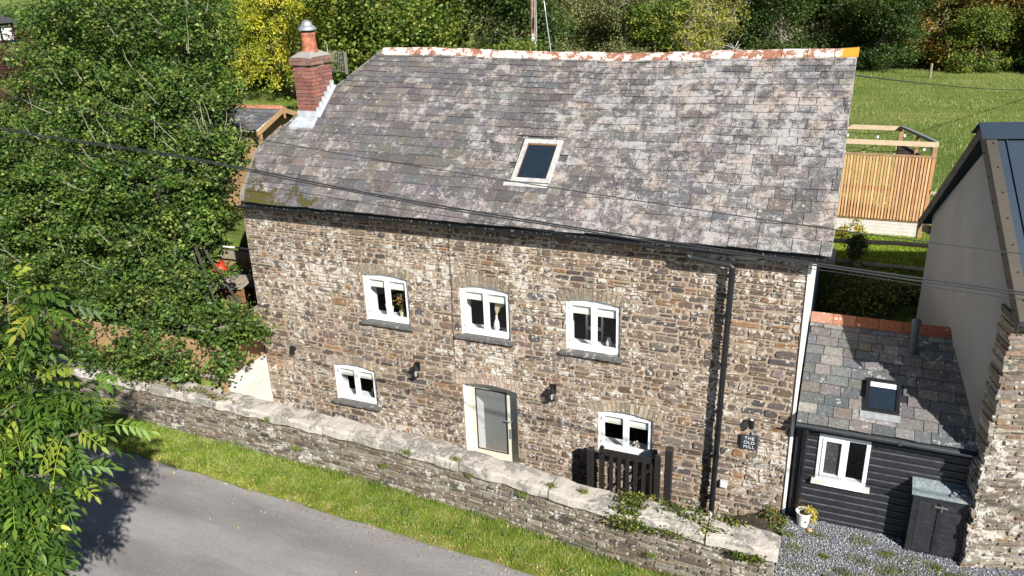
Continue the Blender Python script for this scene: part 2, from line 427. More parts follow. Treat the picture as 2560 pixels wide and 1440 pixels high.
# ------------------------------------------------------------------ foliage generators
def leaves_mesh(name, pos, size, cols, mat, parent, elong=1.5, droop=0.0, up=.45, seed=1):
    r = np.random.default_rng(seed); n = len(pos)
    d = r.normal(size=(n, 3)); d[:, 2] = d[:, 2] * .6 - droop; d /= np.linalg.norm(d, axis=1)[:, None]
    nn = r.normal(size=(n, 3)) ; nn[:, 2] += up * 2.2; nn[:, 1] -= .35; nn[:, 0] += .3
    s = np.cross(nn, d); s /= (np.linalg.norm(s, axis=1)[:, None] + 1e-9); nn = np.cross(d, s)
    L = size * r.uniform(.65, 1.3, n); W = L / elong * .5
    L = L[:, None]; W = W[:, None]
    v0 = pos - d * L * .5; v2 = pos + d * L * .5
    v1 = pos - s * W + nn * W * .35 - d * L * .05; v3 = pos + s * W + nn * W * .35 - d * L * .05
    V = np.stack([v0, v1, v2, v3], 1).reshape(-1, 3); i = np.arange(n)[:, None] * 4
    F = np.concatenate([i + np.array([[0, 2, 1]]), i + np.array([[0, 3, 2]])], 1).reshape(-1, 3)
    return np_mesh(name, V, F, np.repeat(cols, 4, axis=0), mat, parent)
def pal_cols(r, n, pal, var=.25):
    p = np.array(pal)[r.integers(0, len(pal), n)]; return p * r.uniform(1 - var, 1 + var, (n, 1))
def crown_points(blobs, nclump, per, crad, seed, inner=.5, flat=.75):
    r = np.random.default_rng(seed); B = np.array(blobs, float); wgt = B[:, 3] ** 2; wgt /= wgt.sum()
    k = r.choice(len(B), nclump, p=wgt); d = r.normal(size=(nclump, 3)); d /= np.linalg.norm(d, axis=1)[:, None]
    rad = B[k, 3] * (inner + (1.03 - inner) * r.uniform(0, 1, nclump) ** .45)
    cc = B[k, :3] + d * rad[:, None] * np.array([1, 1, flat if flat else 1]); q = cc * (2.6 / max(.5, np.median(B[:, 3])))
    f_ = np.sin(q[:, 0] * 1.7 + 1.3 * np.sin(q[:, 2] * 1.1)) + np.sin(q[:, 2] * 2.3 + q[:, 1]) + .8 * np.sin(q[:, 0] * 3.1 - q[:, 2] * 2.7)
    rad = np.where(f_ < -.35, rad * .72, rad); cc = B[k, :3] + d * rad[:, None] * np.array([1, 1, flat])
    cr = crad * r.uniform(.6, 1.4, nclump)
    off = r.normal(size=(nclump, per, 3)) * cr[:, None, None] * np.array([.62, .62, .42])
    return cc, (cc[:, None, :] + off).reshape(-1, 3)
def limbs(mb, base, top, blobs, cc, nl, r0, seed, col=(1, 1, 1), twigs=0):
    rr = random.Random(seed)
    base = Vector(base); top = Vector(top)
    mid = base.lerp(top, .5) + Vector((rr.uniform(-.2, .2), rr.uniform(-.2, .2), 0)) * (top - base).length * .15
    mb.tube([base, base.lerp(mid, .5), mid, mid.lerp(top, .6), top], [r0 * 1.25, r0, r0 * .8, r0 * .6, r0 * .35], 8, col)
    for b in blobs:
        c = Vector(b[:3]); s = mid.lerp(top, rr.uniform(0, .7)); m = s.lerp(c, .5) + Vector((0, 0, -(s - c).length * .06))
        mb.tube([s, m, c], [r0 * .45, r0 * .3, r0 * .12], 6, col)
        near = [q for q in cc if (Vector(q) - c).length < b[3] * 1.15]
        rr.shuffle(near)
        for q in near[:nl]:
            q = Vector(q); m = c.lerp(q, .55) + Vector((rr.uniform(-1, 1), rr.uniform(-1, 1), rr.uniform(-.5, 1))) * b[3] * .12
            mb.tube([c, m, q], [r0 * .13, r0 * .08, r0 * .03], 4, col, cap=False)
def blades(name, pts, h, w_, cols, mat, parent=None, lean=.5, seed=3):
    r = np.random.default_rng(seed); n = len(pts); a = r.uniform(0, 6.283, n); d = np.stack([np.cos(a), np.sin(a), np.zeros(n)], 1)
    a2 = r.uniform(0, 6.283, n); s = np.stack([np.cos(a2), np.sin(a2), np.zeros(n)], 1)
    H = (h * r.uniform(.5, 1.4, n))[:, None]; up = np.array([0, 0, 1.0]); lean = lean * r.uniform(0, 1, n)[:, None]
    v0 = pts - s * w_; v1 = pts + s * w_; m = pts + up * H * .6 + d * H * lean * .4; v2 = m + s * w_ * .6; v3 = m - s * w_ * .6; v4 = pts + up * H + d * H * lean
    V = np.stack([v0, v1, v2, v3, v4], 1).reshape(-1, 3); i = np.arange(n)[:, None] * 5
    F = np.concatenate([i + np.array([[0, 1, 2]]), i + np.array([[0, 2, 3]]), i + np.array([[3, 2, 4]])], 1).reshape(-1, 3)
    return np_mesh(name, V, F, np.repeat(cols, 5, axis=0), mat, parent)
# ------------------------------------------------------------------ ground, road, paths
def ss(x, a, b): t = np.clip((x - a) / (b - a), 0, 1); return t * t * (3 - 2 * t)
def yfront(x): return np.interp(x, [-30, -9, -2.4, 2, 4, 5.6, 6.7, 8.2, 9, 11, 30], [-1.2, -1.45, -1.55, -1.66, -1.75, -1.87, -1.98, -2.17, -2.23, -2.33, -3.2])          # road face of the parapet
def hgt(x, y):
    x = np.asarray(x, float); y = np.asarray(y, float)
    yb = yfront(x) + .22
    back = 3.62 + .33 * ss(x, 6, 9.5) - (.32 + .33 * ss(x, 6, 9.5)) * ss(y, 10, 45)
    hump = .08 * np.sin(x * .21 + 1) * np.sin(y * .17) * ss(y, 8, 15)
    back = back + hump
    far = ss(y, 62, 150) * 26 * ss(x, -95, -45) + ss(y, 70, 190) * 9
    back = back + far
    left = 2.05 + (back - 2.05) * ss(y, 2.0, 3.2)
    rightb = .86 + (back - .86) * ss(y, 1.9, 5.1) ** 1.3
    mid = .30 + (back - .30) * ss(y, 6.0, 6.8)
    xr = ss(x, 10.6, 11.0); xl = 1 - ss(x, -.45, -.12)
    inner = mid * (1 - xr) * (1 - xl) + rightb * xr + left * xl
    passage = .30 + .58 * ss(x, 9.2, 11)
    inner = np.where((y < .3) & (x > -.1), np.where(x > 10.6, .86, passage), inner)
    t = ss(y, yb - .1, yb + .1)
    front = np.full_like(x, .86)
    sideopen = ss(x, 11.0, 11.1)
    return front * (1 - t) + inner * t
def axis(segs):
    out = []
    for a, b, st in segs: out += list(np.arange(a, b, st))
    return np.array(out + [segs[-1][1]])
gx = axis([(-400, -60, 12), (-60, -16, 2.5), (-16, 18, .3), (18, 60, 2), (60, 300, 12)])
gy = axis([(-40, -6, 2), (-6, 10, .22), (10, 60, 1.5), (60, 400, 10)])
GX, GY = np.meshgrid(gx, gy, indexing='ij'); GZ = hgt(GX, GY)
V = np.stack([GX, GY, GZ], -1).reshape(-1, 3); ny = len(gy)
ii = (np.arange(len(gx) - 1)[:, None] * ny + np.arange(ny - 1)[None]).reshape(-1, 1)
F = np.concatenate([ii, ii + ny, ii + ny + 1, ii + 1], 1)
g = np_mesh("ground", V, F, np.ones((len(V), 3)), M['field'], smooth=True); tag(g, kind="structure")
def strip(name, xs, y0f, y1f, z, mat, kind="structure"):
    mb = MB()
    for a, b in zip(xs[:-1], xs[1:]): mb.face([(a, y0f(a), z), (b, y0f(b), z), (b, y1f(b), z), (a, y1f(a), z)])
    o = mb.build(name, mat); tag(o, kind=kind); return o
def road_edge(x): return -2.64 - .042 * x + .018 * math.sin(x * 3.1) + .012 * math.sin(x * 7.7)
xs = list(np.arange(-25, 22, .2))
strip("road", xs, lambda x: -30, lambda x: road_edge(x) + .04, .905, M['road'])
xv = list(np.arange(-25, 11.2, .2))
strip("grass_verge", xv, lambda x: road_edge(x) - .02, lambda x: yfront(x) + .05, .915, M['verge'])
mb = MB()
for a in np.arange(0, 11.0, .25):
    b = a + .25; za, zb = float(hgt(a, -.6)) + .03, float(hgt(b, -.6)) + .03
    mb.face([(a, yfront(a) + .3, za), (b, yfront(b) + .3, zb), (b, .01, zb), (a, .01, za)])
tag(mb.build("path", M['dirt']), kind="structure")
mb = MB(); mb.face([(11.0, -2.6, .925), (22, -2.4, .925), (22, .6, .925), (11.0, .3, .925)]); mb.face([(11.0, -3.3, .921), (22, -3.3, .921), (22, -2.4, .921), (11.0, -2.6, .921)])
tag(mb.build("gravel_bed", M['gravelbed']), kind="structure")
# short lawn at the back of the annexe and on the left
mb = MB()
ax = np.arange(9.5, 22, .4); ay = np.arange(4.6, 7.9, .25)
for x in ax:
    for y in ay:
        q = [(x, y), (x + .4, y), (x + .4, y + .25), (x, y + .25)]; mb.face([(a, b, float(hgt(a, b)) + .015) for a, b in q])
tag(mb.build("lawn", M['lawn'], smooth=True), kind="structure")
# grass blades
r = np.random.default_rng(11)
n = 30000; px = r.uniform(-6.5, 11.0, n); t = r.uniform(0, 1, n) ** .85
ye = np.array([road_edge(x) for x in px]); yf = yfront(px); py = yf + (ye - yf) * t
nz = np.sin(px * 9.1 + py * 5) * np.sin(py * 13 - px * 3)
cols = pal_cols(r, n, [(.22, .38, .04), (.30, .44, .06), (.38, .46, .10), (.54, .47, .20), (.18, .33, .03)], .3)
cols = np.where((t > .75)[:, None] & (r.uniform(size=n) < .5)[:, None], cols * np.array([1.3, 1.0, 1.1]), cols)
tag(blades("verge_grass", np.stack([px, py, np.full(n, .915)], 1), .05 + 0 * px, .0035, cols, M['grassblade'], lean=1.1), "short sunlit grass growing along the foot of the stone parapet", "grass", kind="stuff")
n = 16000; px = r.uniform(9.8, 15, n); py = r.uniform(4.8, 8.0, n); cols = pal_cols(r, n, [(.24, .38, .04), (.32, .44, .05), (.38, .44, .08)], .3)
tag(blades("lawn_grass", np.stack([px, py, hgt(px, py) + .01], 1), .05 + 0 * px, .006, cols, M['grassblade'], lean=1.0), "bright short lawn grass below the slatted screen", "grass", kind="stuff")
n = 42000; py = 8 + 42 * r.uniform(0, 1, n) ** 1.3; px = r.uniform(8, 30, n) + (py - 8) * r.uniform(0, .1, n)
cl = np.sin(px * .9 + 2 * np.sin(py * .31)) * np.sin(py * .8 + px * .2) + .6 * np.sin(px * 2.3 + py * 1.7)
cols = pal_cols(r, n, [(.17, .25, .055), (.21, .29, .065), (.27, .32, .09), (.36, .35, .15)], .25); cols *= (1 + .12 * cl)[:, None]
tag(blades("meadow_grass", np.stack([px, py, hgt(px, py)], 1), (.085 + .03 * np.clip(cl, -1, 1)), .014, cols, M['grassblade'], lean=.9, seed=5), "rough tussocky meadow grass beyond the slatted screen", "grass", kind="stuff")
n = 20000; py = r.uniform(7, 45, n); px = -4 - py * r.uniform(.25, 1.2, n)
cols = pal_cols(r, n, [(.2, .30, .03), (.27, .35, .045), (.34, .37, .07)], .25)
tag(blades("orchard_grass", np.stack([px, py, hgt(px, py)], 1), .12 + 0 * px, .014, cols, M['grassblade'], lean=.9, seed=6), "green meadow grass below the golden conifer", "grass", kind="stuff")
# gravel
n = 20000; px = r.uniform(11.0, 15.2, n); py = r.uniform(-2.5, .12, n); ok = (py < -.02) & ~((px > 12.85) & (py > -.3)); px, py = px[ok], py[ok]; n = len(px)
octv = np.array([(1, 0, 0), (0, 1, 0), (-1, 0, 0), (0, -1, 0), (0, 0, 1.0), (0, 0, -1.0)]); octf = np.array([(0, 1, 4), (1, 2, 4), (2, 3, 4), (3, 0, 4), (1, 0, 5), (2, 1, 5), (3, 2, 5), (0, 3, 5)])
S = r.uniform(.006, .017, (n, 1, 1)) * r.uniform(.5, 1.3, (n, 1, 3)); a = r.uniform(0, 6.28, n); ca, sa = np.cos(a), np.sin(a)
q = octv[None] * S; tl = r.normal(size=(n, 2)) * .4
x = q[..., 0] * ca[:, None] - q[..., 1] * sa[:, None]; y = q[..., 0] * sa[:, None] + q[..., 1] * ca[:, None]; z = q[..., 2] * .7 + x * tl[:, :1] + y * tl[:, 1:]
V = np.stack([x + px[:, None], y + py[:, None], z + .933], -1).reshape(-1, 3); F = (np.arange(n)[:, None, None] * 6 + octf[None]).reshape(-1, 3)
cols = np.repeat(pal_cols(r, n, [(.24, .275, .32), (.34, .38, .42), (.17, .19, .225), (.46, .48, .49), (.38, .33, .27), (.56, .54, .50), (.28, .31, .33)], .3), 6, axis=0)
tag(np_mesh("gravel", V, F, cols, M['pebble']), "loose blue-grey gravel chippings in front of the black boarded annexe", "gravel", kind="stuff")
# ------------------------------------------------------------------ the mill house
CT, ST = .7750, .6320
def sag(x): return -.10 * math.exp(-((x - 6.9) / 2.9) ** 2) + .006 * math.sin(x * 2.3) + .005 * math.sin(x * 5.1)
def PR(u, v, d):       # front roof plane
    return (u, -.25 + v * CT - d * ST, 5.80 + v * ST + sag(u) * max(0, v / 4.19) + .004 * math.sin(u * 4.3) + d * CT)
RL = 4.19
def verge(v):
    y = -.25 + v * CT
    return .30 - .36 * max(0, min(1, (y + .25) / 1.04)) ** .7 if y < .79 else -.06 + (y - .79) / (3.03 - .79) * 1.99
house = thing("mill_house", (5.5, 3, .3), "long rubble-stone mill house with a big lichen-spotted slate roof and white arched casement windows", "house")
WIN = [(2.76, 3.76, 3.46, 4.43), (4.89, 5.90, 3.46, 4.43), (7.00, 8.00, 3.46, 4.43), (1.79, 2.79, 1.466, 2.297), (7.61, 8.63, 1.466, 2.297)]
DOOR = (4.83, 5.98, .32, 2.38)
RISE = .065
OPEN = WIN + [DOOR]
def curve(o, x, extra=0):
    c = (o[0] + o[1]) / 2; hw = (o[1] - o[0]) / 2; return o[3] + RISE * (1 - ((x - c) / hw) ** 2) + extra
RING = {0: .21, 1: .21, 2: .21, 3: .20, 4: .22, 5: .25}
# backing wall (lime mortar) with openings
wall = MB()
xs = sorted(set([0, 11.0] + [o[0] for o in OPEN] + [o[1] for o in OPEN] + list(np.arange(.5, 11, .5))))
def ztop(x): return 5.88
for a, b in zip(xs[:-1], xs[1:]):
    m = (a + b) / 2; segs = [(.0, None)]
    cuts = []
    for k, o in enumerate(OPEN):
        if o[0] - 1e-6 <= a and b <= o[1] + 1e-6: cuts.append((o[2], o))
    cuts.sort(key=lambda t: t[0]); z = -.2
    for zb, o in cuts:
        wall.face([(a, 0, z), (b, 0, z), (b, 0, zb), (a, 0, zb)])
        n = 4; zt = o[3] + RISE + .02
        for i in range(n):
            p = a + (b - a) * i / n; q = a + (b - a) * (i + 1) / n
            wall.face([(p, 0, curve(o, p)), (q, 0, curve(o, q)), (q, 0, zt), (p, 0, zt)])
        z = zt
    wall.face([(a, 0, z), (b, 0, z), (b, 0, ztop(b)), (a, 0, ztop(a))])
# left, right, back faces
def prof(y): return min(5.98 + .8155 * y, 8.42) if y < 3 else 8.42 - .8155 * (y - 3)
wall.face([(0, 0, -.2), (0, 0, 5.9), (0, .8, 6.55), (0, 5.3, 6.55), (0, 6.25, 5.75), (0, 6.25, -.2)])
wall.face([(0, 6.25, -.2), (0, 6.25, 5.75), (11, 6.25, 5.75), (11, 6.25, -.2)])
wall.build("mortar_wall", M['mortar'], house).name = "wall"
st = MB()
def keep(a0, a1, va, vb):
    for k, o in enumerate(OPEN):
        rt = RING[k]; x0, x1, z0, z1 = o; m = (a0 + a1) / 2
        # opening
        if a1 > x0 - .005 and a0 < x1 + .005 and vb > z0 + .005 and va < curve(o, min(max(m, x0), x1)):
            if vb - z0 < .5 * (vb - va) or vb - z0 < .03: vb = z0; continue
            if a0 >= x0 - .02 and a1 <= x1 + .02: return None
            if a0 < x0: a1 = x0
            else: a0 = x1
            if a1 - a0 < .03: return None
        mm = min(max(m, x0 - .13), x1 + .13)
        if abs(m - mm) < 1e-6:
            t = curve(o, mm, rt)
            bt = curve(o, mm)
            if vb > bt - .0 and va < t:
                if vb - t > .03: va = t
                elif bt - va > .04 and (m < x0 or m > x1): vb = bt
                else: return None
    if vb - va < .015: return None
    return a0, a1, va, vb
rubble(st, lambda u, v, d: (u, -d, v), .0, 10.95, .25, 5.95, keep, topf=ztop, depth=(.004, .03), thin=.5, gap=.0085, bands=(.095, .2))
st.build("stonework", M['stone'], house)
# white rendered right flank and its corner strip, slate-hung rear part
mb = MB()
mb.face([(11.0, 0, 0), (11.0, 3.2, 0), (11.0, 3.2, 8.25), (11.0, 3.0, 8.40), (11.0, 0, 5.96)])
mb.box(10.955, 11.004, -.03, .02, .6, 5.75)
mb.build("rendered_flank", M['render'], house)
mb = MB()
for k in range(34):
    z = .5 + k * .17
    if z > 7.4: break
    y1 = min(6.25, 3 + (8.42 - z - .17) / .8155)
    mb.hexa([(11.0, 3.2, z), (11.03, 3.2, z), (11.03, y1, z), (11.0, y1, z), (11.0, 3.2, z + .17), (11.01, 3.2, z + .17), (11.01, y1, z + .17), (11.0, y1, z + .17)], (.17, .21, .25))
mb.build("slate_hung_flank", M['painted'], house)
# brick arches
def arch(k, o):
    mb = MB(); x0, x1, z0, z1 = o; hw = (x1 - x0) / 2; c = (x0 + x1) / 2
    Rr = (hw * hw + RISE * RISE) / (2 * RISE); cz = z1 + RISE - Rr; A = math.asin((hw + .13) / Rr)
    rings = [(0.0, .12), (.13, RING[k])] if k == 5 else [(0.0, RING[k])]
    pal = [(.42, .33, .26), (.48, .38, .30), (.37, .29, .22)] if k == 5 else ([(.33, .265, .20), (.38, .30, .23), (.28, .225, .165)] if k > 2 else [(.25, .21, .155), (.29, .24, .175), (.22, .185, .135)])
    for q, (ra, rb) in enumerate(rings):
        n = int(2 * A * Rr / .078); off = .5 * q
        for i in range(n):
            a0 = -A + 2 * A * (i + off) / n; a1 = a0 + 2 * A / n * .88
            if a1 > A: continue
            pts = []
            ra_, rb_ = ra + random.uniform(0, .004), rb - random.uniform(0, .012); dd = random.uniform(.012, .024)
            for y in (.01, -dd):
                pts += [(c + (Rr + rr) * math.sin(a), y, cz + (Rr + rr) * math.cos(a)) for rr, a in ((ra_, a0), (ra_, a1), (rb_, a1), (rb_, a0))]
            mb.hexa(pts, jit(random.choice(pal), .15))
    return mb.build("brick_arch", M['brick'], house)
for k, o in enumerate(OPEN): arch(k, o)
# windows
def arched_top(mb, x0, x1, zlo, o, y0, y1, n=10):
    for i in range(n):
        a = x0 + (x1 - x0) * i / n; b = x0 + (x1 - x0) * (i + 1) / n; za, zb = curve(o, a), curve(o, b)
        mb.hexa([(a, y0, zlo), (b, y0, zlo), (b, y1, zlo), (a, y1, zlo), (a, y0, za), (b, y0, zb), (b, y1, zb), (a, y1, za)])
def reveal(o, y0, y1, mat, parent, sill=True, e=.0015):
    mb = MB(); x0, x1, zb, zt = o; x0 += e; x1 -= e
    mb.face([(x0, y0, zb), (x0, y1, zb), (x0, y1, zt), (x0, y0, zt)]); mb.face([(x1, y1, zb), (x1, y0, zb), (x1, y0, zt), (x1, y1, zt)])
    n = 10
    for i in range(n):
        a = x0 + (x1 - x0) * i / n; b = x0 + (x1 - x0) * (i + 1) / n
        mb.face([(a, y0, curve(o, a) - e), (a, y1, curve(o, a) - e), (b, y1, curve(o, b) - e), (b, y0, curve(o, b) - e)])
    if sill: mb.face([(x0, y0, zb + .01), (x1, y0, zb + .01), (x1, y1, zb + .01), (x0, y1, zb + .01)])
    return mb.build("reveal", mat, parent)
def window(o, name="window"):
    x0, x1, zb, zt = o; c = (x0 + x1) / 2
    mb = MB(); f = .04
    mb.box(x0, x0 + f, .06, .13, zb, zt); mb.box(x1 - f, x1, .06, .13, zb, zt); mb.box(x0 + f, x1 - f, .06, .13, zb, zb + .05)
    arched_top(mb, x0, x1, zt - .035, o, .06, .128)
    root = mb.build("window", M['white'], house)
    for s, (a, b) in enumerate([(x0 + f + .002, c - .003), (c + .003, x1 - f - .002)]):
        sb = MB(); w_ = .052; z0 = zb + .052; z1 = zt - .037
        sb.box(a, a + w_, .045, .095, z0, z1); sb.box(b - w_, b, .045, .095, z0, z1)
        sb.box(a + w_, b - w_, .0455, .0945, z0, z0 + .08); sb.box(a + w_, b - w_, .0455, .0945, z1 - .06, z1)
        sb.build("sash", M['white'], root, bevel=.004)
        gb = MB(); gb.face([(a + w_, .078, z0 + .075), (b - w_, .078, z0 + .075), (b - w_, .078, z1 - .055), (a + w_, .078, z1 - .055)]); gb.build("pane", M['glass'], root)
        bl = MB(); n = 5
        zt2 = z1 + .03; zb2 = z1 - .235 - (.01 if s else 0)
        pts = [(.102 + .006 * (k % 2), zt2 + (zb2 - zt2) * k / n) for k in range(n + 1)]
        for (ya, za), (yb, zz) in zip(pts[:-1], pts[1:]): bl.face([(a, ya, za), (b, ya, za), (b, yb, zz), (a, yb, zz)])
        bl.build("blind", M['blind'], root)
        hx = a - .004 if s == 0 else b - .008
        for hz in (z0 + .1, z1 - .15): hb = MB(); hb.box(hx, hx + .012, .038, .05, hz, hz + .055); hb.build("hinge", M['oldmetal'], root)
    mb = MB(); mb.box(x0 + .0, x1, .132, .42, zb + .012, zb + .045); mb.build("inner_sill", M['white'], root)
    reveal((x0, x1, zb, zt), 0, .06, M['render'], root, sill=False); reveal((x0, x1, zb, zt), .131, .43, M['white'], root, sill=False).name = "inner_reveal"
    mb = MB(); a, b = x0 - .10, x1 + .10; pts = []
    n = 12; rr = random.Random(int(x0 * 100))
    fr = [-.10 + rr.uniform(-.012, .012) for _ in range(n + 1)]
    for i in range(n):
        p = a + (b - a) * i / n; q = a + (b - a) * (i + 1) / n
        mb.hexa([(p, fr[i], zb - .055), (q, fr[i + 1], zb - .055), (q, .06, zb - .05), (p, .06, zb - .05), (p, fr[i], zb - .012), (q, fr[i + 1], zb - .012), (q, .06, zb + .003), (p, .06, zb + .003)], (.12, .12, .115))
    mb.build("sill", M['coping'] if False else M['slate2'], root)
    return root
for o in WIN: window(o)
# door
x0, x1, zb, zt = DOOR
mb = MB(); dy = .20
mb.box(x0, x0 + .085, dy, dy + .07, zb, zt); mb.box(x1 - .07, x1, dy, dy + .07, zb, zt); arched_top(mb, x0, x1, zt - .08, DOOR, dy, dy + .068)
dr = mb.build("door", M['cream'], house)
a, b = x0 + .088, x1 - .073; gx0, gx1 = 4.985, 5.665
mb = MB(); z0, z1 = zb + .02, zt - .083
mb.box(a, gx0, dy + .015, dy + .06, z0, z1); mb.box(gx1, b, dy + .015, dy + .06, z0, z1); mb.box(gx0, gx1, dy + .0155, dy + .0595, z0, .80); mb.box(gx0, gx1, dy + .0155, dy + .0595, 2.205, z1)
mb.build("door_leaf", M['cream'], dr, bevel=.003)
mb = MB(); mb.face([(gx0, dy + .04, .80), (gx1, dy + .04, .80), (gx1, dy + .04, 2.205), (gx0, dy + .04, 2.205)]); mb.build("glass_panel", M['doorglass'], dr)
mb = MB()
mb.box(gx0 - .003, gx0 + .012, dy + .008, dy + .03, .80, 2.205); mb.box(gx1 - .012, gx1 + .003, dy + .008, dy + .03, .80, 2.205); mb.box(gx0, gx1, dy + .008, dy + .03, 2.192, 2.208); mb.box(gx0, gx1, dy + .008, dy + .03, .797, .81)
mb.build("glazing_gasket", M['black'], dr)
mb = MB(); mb.tube([(5.77, dy + .01, 1.60), (5.77, dy - .05, 1.60), (5.65, dy - .055, 1.60)], .011, 8, (.4, .4, .42)); mb.box(5.745, 5.795, dy + .002, dy + .014, 1.54, 1.66); mb.build("handle", M['steel'], dr)
mb = MB(); mb.box(5.70, 5.80, dy + .0, dy + .014, 1.18, 1.40, (.10, .16, .2)); mb.build("letter_plate", M['steel'], dr)
reveal(DOOR, 0, dy, M['render'], dr, sill=False)
mb = MB(); mb.box(x0 - .05, x1 + .05, -.25, .3, .2, .345); mb.build("doorstep", M['coping'], house)
# interiors
def room(name, x0, x1, y0, y1, z0, z1, mat, floor=None):
    mb = MB(); mb.face([(x0, y0, z0), (x0, y1, z0), (x0, y1, z1), (x0, y0, z1)]); mb.face([(x1, y0, z0), (x1, y0, z1), (x1, y1, z1), (x1, y1, z0)])
    mb.face([(x0, y1, z0), (x1, y1, z0), (x1, y1, z1), (x0, y1, z1)]); mb.face([(x0, y0, z1), (x0, y1, z1), (x1, y1, z1), (x1, y0, z1)])
    o = mb.build(name, mat, house)
    mb = MB(); mb.face([(x0, y0, z0 + .002), (x1, y0, z0 + .002), (x1, y1, z0 + .002), (x0, y1, z0 + .002)]); mb.build(name + "_floor", floor or M['room'], o)
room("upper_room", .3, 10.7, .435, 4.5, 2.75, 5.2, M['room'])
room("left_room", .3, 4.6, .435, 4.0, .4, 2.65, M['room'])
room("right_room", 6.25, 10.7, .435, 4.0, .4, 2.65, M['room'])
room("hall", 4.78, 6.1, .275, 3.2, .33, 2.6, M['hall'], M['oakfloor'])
# roof
sl = MB()
SKU = (5.81, 6.55, .93, 1.92)
PAL_S = [(.112, .103, .100), (.130, .120, .117), (.096, .089, .089), (.145, .134, .129), (.128, .112, .101), (.142, .122, .106), (.108, .106, .109), (.118, .110, .108), (.118, .108, .104)]
def kp(u, v): return not (SKU[0] - .02 < u < SKU[1] + .02 and SKU[2] - .03 < v < SKU[3] + .02)
slates(sl, PR, verge, lambda v: 11.26 + .012 * math.sin(v * 9), RL - .05, .255, .125, .40, .28, PAL_S, keep=kp)
roof = sl.build("roof", M['slate'], house)
mb = MB()
nx = 40
for i in range(nx):
    for j in range(12):
        v0, v1 = RL * j / 12, RL * (j + 1) / 12
        P = []
        for v, t in ((v0, i / nx), (v0, (i + 1) / nx), (v1, (i + 1) / nx), (v1, i / nx)):
            l = verge(v) + .02; P.append(PR(l + (11.22 - l) * t, v, -.012))
        mb.face(P, (.09, .085, .085))
zr = 8.41
for i in range(20):   # rear slope
    a = 1.93 + (11.22 - 1.93) * i / 20; b = 1.93 + (11.22 - 1.93) * (i + 1) / 20; a0 = -.06 + 11.28 * i / 20; b0 = -.06 + 11.28 * (i + 1) / 20
    mb.face([(a, 3, zr + sag(a)), (b, 3, zr + sag(b)), (b0, 6.45, 5.6), (a0, 6.45, 5.6)], (.12, .11, .11))
mb.face([(-.06, .79, 6.60), (1.93, 3.02, 8.43), (-.06, 5.2, 6.6)], (.12, .11, .11))
# verge fillet
mv = MB()
mb.build("roof_deck", M['slate2'], roof)
mb = MB()
for j in range(24):
    v0, v1 = RL * j / 24, RL * (j + 1) / 24
    for xx, s in ((11.245, 1),):
        p = [PR(xx, v0, -.09), PR(xx + .02, v0, -.09), PR(xx + .02, v1, -.09), PR(xx, v1, -.09), PR(xx, v0, .004), PR(xx + .02, v0, .004), PR(xx + .02, v1, .004), PR(xx, v1, .004)]
        mb.hexa(p, (.3, .28, .26))
    p = [PR(verge(v0) - .03, v0, -.06), PR(verge(v0) + .02, v0, -.06), PR(verge(v1) + .02, v1, -.06), PR(verge(v1) - .03, v1, -.06), PR(verge(v0) - .03, v0, .012), PR(verge(v0) + .02, v0, .02), PR(verge(v1) + .02, v1, .02), PR(verge(v1) - .03, v1, .012)]
    mv.hexa(p, (.24, .23, .21))
mb.build("verge_mortar", M['painted'], roof); mv.build("verge_mortar", M['painted'], roof)
# ridge tiles, each its own
x = 1.86; k = 0
while x < 11.28:
    L = random.uniform(.38, .45); x2 = min(x + L, 11.29); mb = MB(); g = .006; za = 8.47 + sag(x) + random.uniform(-.006, .006); zb_ = 8.47 + sag(x2) + random.uniform(-.006, .006)
    ang = [(-.17, -.115), (-.10, -.045), (-.03, 0), (.03, 0), (.10, -.045), (.17, -.115)]
    top = [[(xx, 3.0 + a, z + b) for a, b in ang] for xx, z in ((x + g, za), (x2 - g, zb_))]
    bot = [[(xx, 3.0 + a, z + b - .03) for a, b in ang] for xx, z in ((x + g, za), (x2 - g, zb_))]
    for i in range(5):
        mb.face([top[0][i], top[1][i], top[1][i + 1], top[0][i + 1]])
        for q in (0, 1): mb.face([top[q][i], top[q][i + 1], bot[q][i + 1], bot[q][i]])
    mb.face([top[0][0], bot[0][0], bot[1][0], top[1][0]])
    mb.build("ridge_tile", M['ridge'], roof); x = x2; k += 1
# rooflight
rl = MB(); u0, u1, v0, v1 = SKU
def rbox(mb, a, b, c, d, lo, hi, col=(1, 1, 1)):
    mb.hexa([PR(a, c, lo), PR(b, c, lo), PR(b, d, lo), PR(a, d, lo), PR(a, c, hi), PR(b, c, hi), PR(b, d, hi), PR(a, d, hi)], col)
PW = simple("peeling_frame", (.44, .425, .405), .6, var=.25, scale=10)
rbox(rl, u0, u0 + .085, v0, v1, -.02, .06); rbox(rl, u1 - .085, u1, v0, v1, -.02, .06); rbox(rl, u0 + .085, u1 - .085, v0, v0 + .09, -.02, .058); rbox(rl, u0 + .085, u1 - .085, v1 - .10, v1, -.02, .062)
rr_ = rl.build("rooflight", PW, house, bevel=.004)
g_ = MB(); rbox(g_, u0 + .08, u1 - .08, v0 + .08, v1 - .09, -.01, .03); g_.build("pane", M['skyglass'], rr_)
g_ = MB()
rbox(g_, u0 + .083, u0 + .098, v0 + .09, v1 - .10, .02, .045); rbox(g_, u1 - .098, u1 - .083, v0 + .09, v1 - .10, .02, .045); rbox(g_, u0 + .098, u1 - .098, v1 - .125, v1 - .10, .02, .045)
g_.build("inner_bead", simple("bare_wood_bead", (.22, .12, .07), .7), rr_)
g_ = MB(); rbox(g_, u0 - .12, u1 - .02, v0 - .095, v0 - .012, .02, .036); g_.build("apron_flashing", PW, rr_)
